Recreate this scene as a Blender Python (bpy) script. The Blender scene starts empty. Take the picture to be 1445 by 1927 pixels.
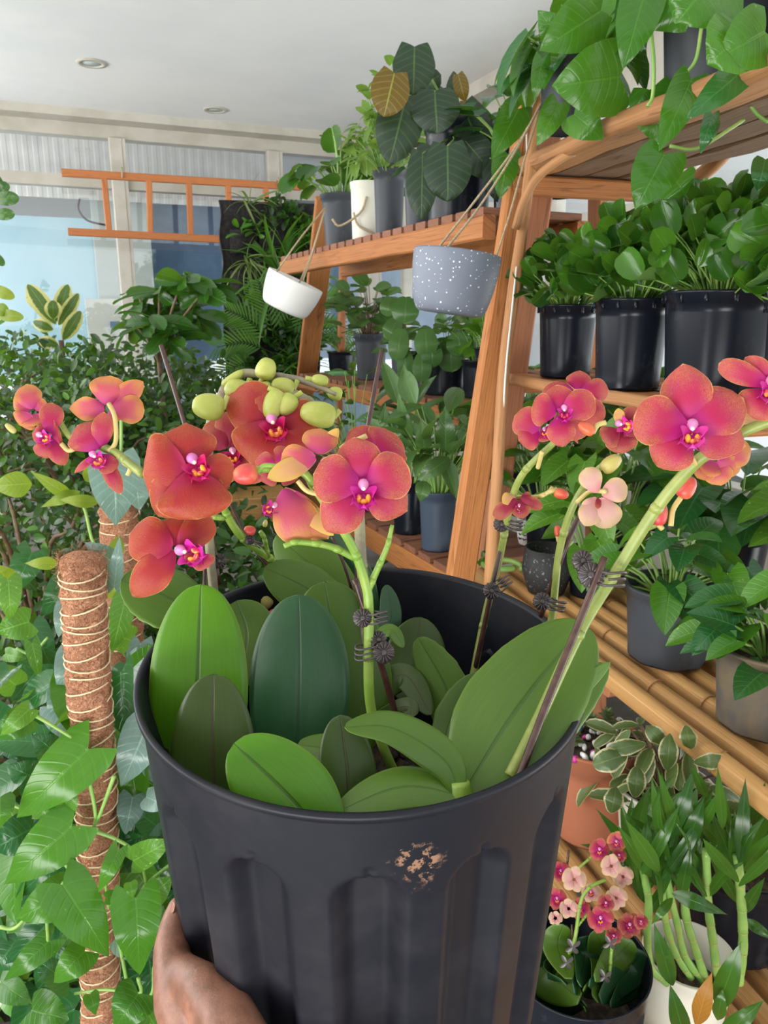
import bpy, math, random
import numpy as np
from mathutils import Vector, Matrix
R = random.Random(7)
PI = math.pi
SC = bpy.context.scene
COL = SC.collection
# ---------------------------------------------------------------- camera
F = 1430.0; PIT = math.radians(14.2); CAM = np.array([0, 0, 1.5])
RT = np.array([1., 0, 0]); FW = np.array([0, math.cos(PIT), -math.sin(PIT)]); UP = np.array([0, math.sin(PIT), math.cos(PIT)])
cd = bpy.data.cameras.new('camera'); cam = bpy.data.objects.new('camera', cd); COL.objects.link(cam)
cam.location = CAM; cam.rotation_euler = (PI/2 - PIT, 0, 0)
cd.sensor_fit = 'VERTICAL'; cd.sensor_height = 36; cd.lens = F/1927*36; cd.clip_start = .02
cd.dof.use_dof = True; cd.dof.focus_distance = .56; cd.dof.aperture_fstop = 26
SC.camera = cam
SC.view_settings.view_transform = 'Standard'; SC.view_settings.look = 'None'; SC.view_settings.gamma = 1
SC.view_settings.exposure = 0.0; SC.view_settings.use_curve_mapping = False
# ---------------------------------------------------------------- light
w = bpy.data.worlds.new('world'); SC.world = w; w.use_nodes = True
# hazy sky, brighter towards the street side (+x); plain pale ground below the horizon
wt = w.node_tree; bg = wt.nodes['Background']; tc = wt.nodes.new('ShaderNodeTexCoord'); sx = wt.nodes.new('ShaderNodeSeparateXYZ'); wt.links.new(tc.outputs['Generated'], sx.inputs[0])
mr = wt.nodes.new('ShaderNodeMapRange'); wt.links.new(sx.outputs[0], mr.inputs[0]); mr.inputs[1].default_value = .1; mr.inputs[2].default_value = .75; mr.inputs[3].default_value = .30; mr.inputs[4].default_value = 1.9
bg.inputs[0].default_value = (.9, .96, 1, 1); wt.links.new(mr.outputs[0], bg.inputs[1])
def sun(d, e, ang, col):
    l = bpy.data.lights.new('sunlight', 'SUN'); l.energy = e; l.angle = math.radians(ang); l.color = col
    o = bpy.data.objects.new('sunlight', l); COL.objects.link(o); o.rotation_euler = Vector(d).to_track_quat('-Z', 'Y').to_euler()
def area(p, tgt, sx, sy, e, col):
    l = bpy.data.lights.new('daylight_fill', 'AREA'); l.shape = 'RECTANGLE'; l.size = sx; l.size_y = sy; l.energy = e; l.color = col
    o = bpy.data.objects.new('daylight_fill', l); COL.objects.link(o); o.location = p
    o.rotation_euler = (Vector(tgt)-Vector(p)).to_track_quat('-Z', 'Y').to_euler()
sun((.80, .40, -.50), 3.4, 3, (1, .97, .9))
# daylight through the open front, plus unseen lamps added to brighten the ceiling
area((-3.4, 2.4, 1.9), (0.6, 3.0, 2.0), 6.0, 1.5, 150, (1, .99, .98))  # unseen area light added at the left, grazes and brightens the ceiling
area((-2.6, -.9, 2.2), (0, 1.2, 1.2), 2.2, 1.6, 45, (1, .99, .97))
area((0.8, -1.7, 2.0), (.7, 2.5, 1.4), 3.0, 1.2, 8, (1, 1, 1))
area((-1.2, -1.6, .25), (.0, 3.6, 3.2), 3.5, .9, 125, (1, 1, .98))  # added low behind the camera, aimed up to brighten the ceiling
area((2.9, 2.2, .6), (.0, 3.4, 3.2), 4.5, .9, 105, (.97, .99, 1))  # added upward fill outside the right wall, lifts the ceiling
# ---------------------------------------------------------------- projection helpers
def ray(px, py): return FW + RT*((px-722.5)/F) - UP*((py-963.5)/F)
def atd(px, py, D): return CAM + ray(px, py)*D
def at(px, py, Y): r = ray(px, py); return CAM + r*(Y/r[1])
def atz(px, py, z): r = ray(px, py); return CAM + r*((z-CAM[2])/r[2])
def onpl(px, py, P0, n): r = ray(px, py); return CAM + r*(np.dot(P0-CAM, n)/np.dot(r, n))
def nz(v): v = np.asarray(v, float); return v/(np.linalg.norm(v)+1e-12)
def A(*v): return np.array(v, float)
# ---------------------------------------------------------------- mesh builder
class MB:
    def __init__(s): s.V = []; s.Q = []; s.T = []; s.U = []; s.n = 0
    def add(s, V, Q=None, T=None, U=None):
        V = np.asarray(V, float).reshape(-1, 3)
        s.V.append(V)
        if Q is not None and len(Q): s.Q.append(np.asarray(Q, int)+s.n)
        if T is not None and len(T): s.T.append(np.asarray(T, int)+s.n)
        s.U.append(np.zeros((len(V), 3)) if U is None else np.asarray(U, float).reshape(-1, 3))
        s.n += len(V)
    def build(s, name, mat, parent=None, smooth=True, origin=None):
        V = np.concatenate(s.V); U = np.concatenate(s.U)
        if parent is not None: V = V - np.array(parent_loc(parent))
        elif origin is None:
            origin = A((V[:, 0].min()+V[:, 0].max())/2, (V[:, 1].min()+V[:, 1].max())/2, V[:, 2].min()); V = V-origin
        Q = np.concatenate(s.Q) if s.Q else np.zeros((0, 4), int)
        T = np.concatenate(s.T) if s.T else np.zeros((0, 3), int)
        me = bpy.data.meshes.new(name)
        me.vertices.add(len(V)); me.vertices.foreach_set('co', V.astype(np.float32).ravel())
        me.loops.add(Q.size+T.size); me.loops.foreach_set('vertex_index', np.concatenate([Q.ravel(), T.ravel()]).astype(np.int32))
        me.polygons.add(len(Q)+len(T))
        st = np.concatenate([np.arange(len(Q))*4, Q.size+np.arange(len(T))*3]).astype(np.int32)
        me.polygons.foreach_set('loop_start', st)
        me.update(calc_edges=True); me.validate()
        at_ = me.attributes.new('luv', 'FLOAT_VECTOR', 'POINT'); at_.data.foreach_set('vector', U.astype(np.float32).ravel())
        me.polygons.foreach_set('use_smooth', [smooth]*len(me.polygons))
        for m in (mat if isinstance(mat, (list, tuple)) else [mat]): me.materials.append(m)
        o = bpy.data.objects.new(name, me); COL.objects.link(o)
        if parent is not None: o.parent = parent
        elif origin is not None: o.location = origin
        return o
def parent_loc(p):
    l = A(*p.location)
    while p.parent: p = p.parent; l = l+A(*p.location)
    return l
def tag(o, label=None, cat=None, group=None, kind=None):
    if label: o['label'] = label
    if cat: o['category'] = cat
    if group: o['group'] = group
    if kind: o['kind'] = kind
    return o
def thing(name, loc, label, cat, group=None):
    o = bpy.data.objects.new(name, None); COL.objects.link(o); o.location = loc; o.empty_display_size = .05
    return tag(o, label, cat, group)
def struct(mb, name, mat, smooth=False): return tag(mb.build(name, mat, smooth=smooth), kind='structure')
# ---------------------------------------------------------------- shapes
def cat(pts, n):
    P = np.asarray(pts, float); m = len(P)
    if m == 2: t = np.linspace(0, 1, n)[:, None]; return P[0]*(1-t)+P[1]*t
    E = np.vstack([2*P[0]-P[1], P, 2*P[-1]-P[-2]]); out = []
    for x in np.linspace(0, m-1, n):
        i = min(int(x), m-2); t = x-i; a, b, c, d = E[i:i+4]
        out.append(.5*((2*b)+(c-a)*t+(2*a-5*b+4*c-d)*t*t+(3*b-3*c+d-a)*t**3))
    return np.array(out)
def tube(mb, pts, rad, n=8, seg=None, rnd=0, cap=True):
    pts = np.asarray(pts, float)
    if seg: 
        rr = np.interp(np.linspace(0, 1, seg), np.linspace(0, 1, len(np.atleast_1d(rad))) if np.ndim(rad) else [0, 1], rad if np.ndim(rad) else [rad, rad])
        pts = cat(pts, seg)
    else: rr = np.asarray(rad, float) if np.ndim(rad) else np.full(len(pts), float(rad))
    m = len(pts); Tn = np.gradient(pts, axis=0); Tn /= np.linalg.norm(Tn, axis=1)[:, None]+1e-12
    u = np.cross(Tn[0], [0, 0, 1.]); 
    if np.linalg.norm(u) < .1: u = np.cross(Tn[0], [1., 0, 0])
    u = nz(u); V = []; U = []; L = 0
    a = np.arange(n)*2*PI/n
    for i in range(m):
        u = nz(u-Tn[i]*np.dot(u, Tn[i])); v = np.cross(Tn[i], u)
        V.append(pts[i]+rr[i]*(np.cos(a)[:, None]*u+np.sin(a)[:, None]*v))
        if i: L += np.linalg.norm(pts[i]-pts[i-1])
        U.append(np.stack([a/(2*PI), np.full(n, L), np.full(n, rnd)], 1))
    V = np.concatenate(V); U = np.concatenate(U)
    i, j = np.meshgrid(np.arange(m-1), np.arange(n), indexing='ij'); k = (j+1) % n
    Q = np.stack([i*n+j, i*n+k, (i+1)*n+k, (i+1)*n+j], -1).reshape(-1, 4); T = None
    if cap:
        V = np.vstack([V, pts[0], pts[-1]]); U = np.vstack([U, [0, 0, rnd], [0, L, rnd]]); c0 = m*n
        T = [[c0, (q+1) % n, q] for q in range(n)]+[[c0+1, (m-1)*n+q, (m-1)*n+(q+1) % n] for q in range(n)]
    mb.add(V, Q, T, U)
def beam(mb, p0, p1, w, h, up=(0, 0, 1), ch=.12, rnd=None, nseg=1, wob=0):
    p0 = np.asarray(p0, float); p1 = np.asarray(p1, float); d = nz(p1-p0); u = nz(np.cross(d, up)); v = np.cross(u, d)
    c = min(w, h)*ch; a, b = w/2, h/2; rnd = R.random() if rnd is None else rnd
    sec = [(-a+c, -b), (a-c, -b), (a, -b+c), (a, b-c), (a-c, b), (-a+c, b), (-a, b-c), (-a, -b+c)]
    V = []; U = []; L = np.linalg.norm(p1-p0); rr = random.Random(int(rnd*1e6))
    for i in range(nseg+1):
        t = i/nseg; jo = u*rr.uniform(-wob, wob)+v*rr.uniform(-wob, wob)
        for (x, y) in sec: V.append(p0+(p1-p0)*t+u*x+v*y+jo); U.append((x*3+y*5, t*L, rnd))
    Q = []; 
    for i in range(nseg):
        for k in range(8): Q.append((i*8+k, i*8+(k+1) % 8, i*8+8+(k+1) % 8, i*8+8+k))
    e = nseg*8
    Q += [(7, 6, 5, 0), (0, 5, 4, 1), (1, 4, 3, 2), (e+0, e+5, e+6, e+7), (e+1, e+4, e+5, e+0), (e+2, e+3, e+4, e+1)]
    mb.add(V, Q, None, U)
def box(mb, c, s, rz=0):
    c = np.asarray(c, float); x = A(math.cos(rz), math.sin(rz), 0); 
    beam(mb, c-x*s[0]/2, c+x*s[0]/2, s[1], s[2], ch=.03)
def lathe(mb, prof, c, ax=(0, 0, 1), n=32, rfun=None, rnd=0, xd=None):
    ax = nz(ax); x = nz(np.cross([0, 1., 0] if abs(ax[1]) < .9 else [1., 0, 0], ax)) if xd is None else nz(np.asarray(xd)-ax*np.dot(xd, ax)); y = np.cross(ax, x)
    a = np.arange(n)*2*PI/n; V = []; U = []; L = 0
    for i, (r, z) in enumerate(prof):
        rr = r if rfun is None else rfun(a, r, z, i)
        V.append(np.asarray(c)+ax*z+(np.cos(a)*rr)[:, None]*x+(np.sin(a)*rr)[:, None]*y)
        if i: L += math.hypot(r-prof[i-1][0], z-prof[i-1][1])
        U.append(np.stack([a/(2*PI), np.full(n, L), np.full(n, rnd)], 1))
    m = len(prof); i, j = np.meshgrid(np.arange(m-1), np.arange(n), indexing='ij'); k = (j+1) % n
    mb.add(np.concatenate(V), np.stack([i*n+j, i*n+k, (i+1)*n+k, (i+1)*n+j], -1).reshape(-1, 4), None, np.concatenate(U))
def ell(mb, c, ax, ra, rb, n=12, m=8, rnd=0, egg=0):
    p = [(max(1e-5, rb*math.sin(PI*i/m)*(1+egg*math.cos(PI*i/m))), -ra*math.cos(PI*i/m)) for i in range(m+1)]
    lathe(mb, p, c, ax, n, rnd=rnd)
# ---------------------------------------------------------------- leaves
def prof(kind, t):
    t = np.clip(t, 0, 1)
    def two(c, b, p1, p2):
        lo = b+(1-b)*np.sin(np.clip(t/c, 0, 1)*PI/2)**p1
        hi = np.clip(1-np.clip((t-c)/(1-c), 0, 1)**2, 0, 1)**p2
        return np.where(t < c, lo, hi)
    return {'phal': lambda: two(.5, .22, .9, .5), 'oval': lambda: two(.5, .05, .7, .55), 'lance': lambda: two(.33, .1, .8, 1.4),
            'heart': lambda: two(.14, .72, 1, .95)*np.where(t > .5, 1-.25*(t-.5), 1), 'petal': lambda: two(.6, .12, .75, .45),
            'sepal': lambda: two(.52, .2, .8, .72), 'strap': lambda: two(.25, .45, 1, .8), 'round': lambda: two(.5, .25, .5, .5),
            'velvet': lambda: two(.38, .6, .9, .68), 'fiddle': lambda: two(.62, .1, .8, .55)}[kind]()
LOBE = {'heart': .2, 'round': .04, 'velvet': .12}
def leafsurf(mb, spine, nrm, hw, kind, cup=.0, fold=.0, wave=0, wf=5, nt=10, ns=6, thick=0, rnd=None, twist=0, serr=0, lobe=None):
    rnd = R.random() if rnd is None else rnd
    k = np.arange(nt+1)/nt; t = .35*k+.65*(.5-.5*np.cos(PI*k))
    fine = cat(spine, 41); L = np.linalg.norm(fine[-1]-fine[0])
    P = np.stack([np.interp(t, np.linspace(0, 1, 41), fine[:, i]) for i in range(3)], 1)
    Tn = np.gradient(fine, axis=0); Tn = np.stack([np.interp(t, np.linspace(0, 1, 41), Tn[:, i]) for i in range(3)], 1)
    Tn /= np.linalg.norm(Tn, axis=1)[:, None]+1e-12
    N = np.asarray(nrm, float)
    if N.ndim == 1: N = np.tile(N, (nt+1, 1))
    else: N = np.stack([np.interp(t, np.linspace(0, 1, len(N)), N[:, i]) for i in range(3)], 1)
    S = np.cross(Tn, N); S /= np.linalg.norm(S, axis=1)[:, None]+1e-9; N = np.cross(S, Tn)
    if twist:
        a = (twist*t)[:, None]; S, N = S*np.cos(a)+N*np.sin(a), N*np.cos(a)-S*np.sin(a)
    w = prof(kind, t)*hw; s = np.linspace(-1, 1, ns+1); lb = LOBE.get(kind, 0) if lobe is None else lobe
    ph = rnd*20
    SS, TT = np.meshgrid(s, t); W = w[:, None]*np.ones_like(SS)
    if serr: W = W*(1+serr*np.sin(TT*90+ph)*(np.abs(SS) > .9))
    off = cup*SS**2*W+fold*np.abs(SS)*W+wave*hw*np.sin(wf*TT*PI+ph+(SS > 0)*1.3)*np.abs(SS)**2
    V = P[:, None]+S[:, None]*(SS*W)[..., None]+N[:, None]*off[..., None]-Tn[:, None]*(lb*L*np.abs(SS)**.8*(1-TT)**4)[..., None]
    U = np.stack([SS*.5+.5, TT, np.full_like(SS, rnd)], -1).reshape(-1, 3); V = V.reshape(-1, 3)
    c = ns+1; i, j = np.meshgrid(np.arange(nt), np.arange(ns), indexing='ij')
    Q = np.stack([i*c+j, i*c+j+1, (i+1)*c+j+1, (i+1)*c+j], -1).reshape(-1, 4)
    if thick:
        NN = np.repeat(N, c, axis=0); th = (thick*(1-.75*np.abs(SS)**4)).reshape(-1, 1); n0 = len(V)
        V = np.vstack([V, V-NN*th]); U = np.vstack([U, U]); Q2 = Q[:, ::-1]+n0
        b = [(i*c, (i+1)*c, (i+1)*c+n0, i*c+n0) for i in range(nt)]+[((i+1)*c+ns, i*c+ns, i*c+ns+n0, (i+1)*c+ns+n0) for i in range(nt)]
        b += [(nt*c+j, nt*c+j+1, nt*c+j+1+n0, nt*c+j+n0) for j in range(ns)]+[(j+1, j, j+n0, j+1+n0) for j in range(ns)]
        Q = np.vstack([Q, Q2, b])
    mb.add(V, Q, None, U)
_T = {}
def templ(kind, asp, bend, cup, nt, ns, fold=0, wave=0):
    key = (kind, asp, bend, cup, nt, ns, fold, wave)
    if key not in _T:
        m = MB(); leafsurf(m, [(0, 0, 0), (0, .33, -bend*.08), (0, .68, -bend*.42), (0, .97, -bend)], (0, 0, 1), asp/2, kind, cup=cup, nt=nt, ns=ns, rnd=.3, fold=fold, wave=wave)
        _T[key] = (m.V[0], m.Q[0], m.U[0])
    return _T[key]
def put(mb, tp, base, d, nrm, L, rnd=None, wx=1):
    V, Q, U = tp; d = nz(d); s = nz(np.cross(d, nrm)); n = np.cross(s, d)
    U = U.copy(); U[:, 2] = R.random() if rnd is None else rnd
    mb.add(base+L*(V[:, :1]*s*wx+V[:, 1:2]*d+V[:, 2:]*n), Q, None, U)
TP = dict(
    small=templ('oval', .5, .15, .25, 4, 2), heart=templ('heart', .72, .22, .18, 7, 4, .12), hearts=templ('heart', .75, .25, .2, 5, 2, .1),
    round=templ('round', .95, .1, .3, 6, 4), pep=templ('round', .82, .15, .35, 6, 4, .1), lance=templ('lance', .24, .3, .3, 7, 2, .25),
    oval=templ('oval', .42, .25, .2, 6, 4, .1), velvet=templ('heart', .52, .2, .15, 9, 4, .15), strap=templ('strap', .07, .6, .2, 8, 2, .3),
    spath=templ('lance', .36, .25, .2, 8, 4, .2), frond=templ('lance', .1, .25, .1, 4, 2, .2), ficus=templ('fiddle', .45, .2, .15, 6, 4, .15),
    tiny=templ('oval', .6, .1, .1, 3, 2))
def rv(s=1): return A(R.gauss(0, s), R.gauss(0, s), R.gauss(0, s))
LIGHT = nz((-.4, -.6, .9))
def foliage(mb, sm, base, n, rad, h0, h1, l0, l1, tp, droop=.1, face=.6, stem=.0012, sq=(1, 1), jit=.35, dome=.6, fill=.5, lift=.3, nb=None):
    for i in range(n):
        th = R.random()*2*PI; r = R.random()**fill
        o = A(math.cos(th)*sq[0], math.sin(th)*sq[1], 0)
        h = h0+(h1-h0)*(R.random()**.6)*(1-dome*r*r)
        L = R.uniform(l0, l1); p = base+o*rad*r+A(0, 0, h)
        d = nz(o*(.5+.5*r)+A(0, 0, lift-droop*2*r)+rv(jit)*.8); nn = nz((A(0, 0, 1)*.5+LIGHT*face if nb is None else np.asarray(nb))+o*.15+rv(jit)*.6)
        if sm is not None: 
            b = base+o*rad*r*.25+A(0, 0, 0); tube(sm, [b, (b+p)/2+A(0, 0, h*.12)-o*.05*rad, p], [stem*1.3, stem, stem*.8], 4, 5, cap=False)
        put(mb, TP[tp], p, d, nn, L)
# ---------------------------------------------------------------- materials
class G:
    def __init__(s, name):
        s.m = bpy.data.materials.new(name); s.m.use_nodes = True; s.t = s.m.node_tree; s.b = s.t.nodes['Principled BSDF']; s.out = s.t.nodes['Material Output']
    def n(s, ty, props=None, **inp):
        x = s.t.nodes.new(ty)
        for k, v in (props or {}).items(): setattr(x, k, v)
        for k, v in inp.items(): s.i(x, int(k[1:]) if k[0] == 'i' and k[1:].isdigit() else k, v)
        return x
    def i(s, x, k, v):
        sk = x.inputs[k]
        if hasattr(v, 'is_output') or isinstance(v, bpy.types.NodeSocket): s.t.links.new(v, sk)
        else:
            if isinstance(v, (tuple, list)) and len(v) == 3 and sk.type == 'RGBA': v = (*v, 1)
            sk.default_value = v
    def math(s, op, a, b=0, c=None, clamp=False):
        x = s.n('ShaderNodeMath', {'operation': op, 'use_clamp': clamp}, i0=a, i1=b)
        if c is not None: s.i(x, 2, c)
        return x.outputs[0]
    def mix(s, f, a, b):
        x = s.n('ShaderNodeMix', {'data_type': 'RGBA'}); s.i(x, 0, f); s.i(x, 6, a); s.i(x, 7, b); return x.outputs[2]
    def ramp(s, f, lo, hi):
        x = s.n('ShaderNodeMapRange', {'interpolation_type': 'SMOOTHSTEP'}, i0=f, i1=lo, i2=hi); return x.outputs[0]
    def noise(s, vec, sc, det=3, rough=.5, dist=0):
        x = s.n('ShaderNodeTexNoise', i2=sc, i3=det, i4=rough); 
        x.inputs['Distortion'].default_value = dist
        if vec is not None: s.i(x, 0, vec)
        return x.outputs[0]
    def luv(s):
        a = s.n('ShaderNodeAttribute', {'attribute_name': 'luv'}); x = s.n('ShaderNodeSeparateXYZ', i0=a.outputs['Vector']); return a.outputs['Vector'], x.outputs[0], x.outputs[1], x.outputs[2]
    def obj(s): return s.n('ShaderNodeTexCoord').outputs['Object']
    def scale(s, v, sc):
        x = s.n('ShaderNodeVectorMath', {'operation': 'MULTIPLY'}, i0=v, i1=sc); return x.outputs[0]
    def bump(s, h, st, d=.002):
        x = s.n('ShaderNodeBump', i0=st, i1=d); s.i(x, 'Height', h); s.i(s.b, 'Normal', x.outputs[0]); return x.outputs[0]
    def set(s, **k):
        for a, v in k.items(): s.i(s.b, {'col': 'Base Color', 'rough': 'Roughness', 'metal': 'Metallic', 'spec': 'Specular IOR Level', 'sss': 'Subsurface Weight', 'coat': 'Coat Weight', 'sheen': 'Sheen Weight'}[a], v)
        return s
def leafmat(name, c1, c2, vein=None, back=None, rough=.32, trans=.35, tcol=None, var=None, vamt=.5, edge=None, nv=9, vs=.35, spec=.5, patch=None):
    K = .66; B_ = 1 if c1[2] > c1[0]*1.3 else .6; c1, c2 = [(q[0]*K, q[1]*K, q[2]*K*B_) for q in (c1, c2)]; back = back and tuple(x*.75 for x in back)
    g = G(name); V, u, t, r = g.luv(); s = g.math('ABSOLUTE', g.math('SUBTRACT', u, .5)); s2 = g.math('MULTIPLY', s, 2)
    col = g.mix(r, c1, c2); fs = g.noise(g.scale(V, (45, 2.5, 9)), 1.5, 3); col = g.mix(g.math('MULTIPLY', g.ramp(fs, .35, .7), .22), col, tuple(x*.5 for x in c1)); nn = g.noise(g.obj(), 38, 2); col = g.mix(g.math('MULTIPLY', nn, .35), col, tuple(x*.55 for x in c1))
    st = g.math('SINE', g.math('MULTIPLY', g.math('SUBTRACT', t, g.math('MULTIPLY', s2, .22)), nv*6.28)); st = g.ramp(st, .55, 1)
    vein = vein or tuple(min(1, x*1.5+.01) for x in c2)
    col = g.mix(g.math('MULTIPLY', st, vs*.6), col, vein)
    if var:
        vv = g.noise(g.n('ShaderNodeVectorMath', {'operation': 'ADD'}, i0=g.scale(V, (3.2, 2.2, 40)), i1=(0, 0, 0)).outputs[0], 2.2, 4, .65); col = g.mix(g.ramp(vv, 1.03-vamt, 1.1-vamt), col, var)
    if edge:
        e = g.math('MAXIMUM', s2, 0); e = g.math('ADD', e, g.math('MULTIPLY', g.math('SUBTRACT', g.noise(V, 14, 2), .5), .35 if edge[3] < .9 else .03)); col = g.mix(g.ramp(e, edge[3]-.06, edge[3]+.06), col, edge[:3])
    mid = g.ramp(s2, .06, .02); col = g.mix(g.math('MULTIPLY', mid, vs*2, clamp=True), col, vein)
    if back:
        col = g.mix(g.n('ShaderNodeNewGeometry').outputs['Backfacing'], col, back)
    g.set(col=col, rough=rough, spec=spec)
    g.bump(g.math('ADD', g.math('MULTIPLY', st, -.4), g.math('MULTIPLY', mid, -1)), .35, .0015)
    tr = g.n('ShaderNodeBsdfTranslucent', i0=g.mix(.35, col, tcol or (.35, .6, .05)))
    mx = g.n('ShaderNodeMixShader', i0=trans); g.t.links.new(g.b.outputs[0], mx.inputs[1]); g.t.links.new(tr.outputs[0], mx.inputs[2]); g.t.links.new(mx.outputs[0], g.out.inputs[0])
    return g.m
def petalmat(name, inner, mid, outer, edge, back, sp=.5, trans=.3):
    K = .6; inner, mid, outer, edge = [tuple(x*K for x in q) for q in (inner, mid, outer, edge)]; back = [tuple(x*.85 for x in q) for q in back]
    g = G(name); V, u, t, r = g.luv(); s2 = g.math('MULTIPLY', g.math('ABSOLUTE', g.math('SUBTRACT', u, .5)), 2)
    col = g.mix(g.ramp(t, .06, .42), inner, mid); 
    e = g.math('MAXIMUM', g.math('MULTIPLY', s2, g.math('MINIMUM', 1, g.math('MULTIPLY', t, 2.2))), g.math('POWER', t, 1.3))
    col = g.mix(g.ramp(e, .45, .9), col, outer)
    sn = g.noise(g.scale(V, (11, 11, 9)), 3.4, 3, .6, 1.6); sp_ = g.math('MULTIPLY', g.ramp(g.math('ABSOLUTE', g.math('SUBTRACT', sn, .5)), .05, .015), g.math('MULTIPLY', g.ramp(e, .3, .85), sp*1.3)); col = g.mix(sp_, col, edge)
    col = g.mix(g.ramp(g.math('ADD', e, g.math('MULTIPLY', sn, .03)), .965, 1.0), col, edge)
    vs = g.noise(g.scale(V, (30, 1.5, 5)), 1.5, 2); col = g.mix(g.math('MULTIPLY', g.ramp(vs, .45, .7), .3), col, inner)
    bk = g.mix(g.ramp(e, .3, .9), back[0], back[1]); col = g.mix(g.n('ShaderNodeNewGeometry').outputs['Backfacing'], col, bk)
    g.set(col=col, rough=.45, spec=.35, sheen=.03); g.bump(g.noise(g.scale(V, (40, 6, 5)), 2, 2), .25, .001)
    tr = g.n('ShaderNodeBsdfTranslucent', i0=col); mx = g.n('ShaderNodeMixShader', i0=trans)
    g.t.links.new(g.b.outputs[0], mx.inputs[1]); g.t.links.new(tr.outputs[0], mx.inputs[2]); g.t.links.new(mx.outputs[0], g.out.inputs[0]); return g.m
def plain(name, c, rough=.5, c2=None, sc=30, bump=0, metal=0, spec=.5, sss=0, lo=.4, hi=.65, det=4):
    g = G(name)
    if c2 or bump:
        n = g.noise(g.obj(), sc, det, .6)
        if c2: c = g.mix(g.ramp(n, lo, hi), c, c2)
        if bump: g.bump(n, bump, .002)
    g.set(col=c, rough=rough, metal=metal, spec=spec, sss=sss)
    return g.m
def wood(name, c1, c2, dark, rough=.6, gs=1):
    g = G(name); V, u, v, r = g.luv(); n = g.noise(g.scale(V, (60*gs, 3, 30)), 1.6, 5, .6, .6); col = g.mix(g.ramp(n, .3, .7), c1, c2)
    n2 = g.noise(g.scale(V, (150*gs, 5, 30)), 1.2, 3, .6); col = g.mix(g.math('MULTIPLY', g.ramp(n2, .5, .72), .75), col, dark)
    kn = g.noise(g.scale(V, (14, 7, 17)), 1.0, 2, .5, 1); col = g.mix(g.math('MULTIPLY', g.ramp(kn, .58, .78), .8), col, dark); col = g.mix(g.math('MULTIPLY', r, .3), col, dark)
    g.set(col=col, rough=rough, spec=.3); g.bump(g.math('ADD', n, n2), .5, .0015); return g.m
def potmat(name, c, dirt, amt=.5, rough=.4, sc=9):
    g = G(name); o = g.obj(); n = g.noise(o, sc, 5, .65); n2 = g.noise(g.scale(o, (1, 1, .15)), sc*5, 3, .6); f = g.ramp(g.math('ADD', g.math('MULTIPLY', n, .7), g.math('MULTIPLY', n2, .3)), .62-amt*.25, .8); g.set(spec=.25)
    g.set(col=g.mix(g.math('MULTIPLY', f, .8), c, dirt), rough=g.math('ADD', rough, g.math('MULTIPLY', f, .35))); g.bump(n2, .12, .001); return g.m
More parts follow.
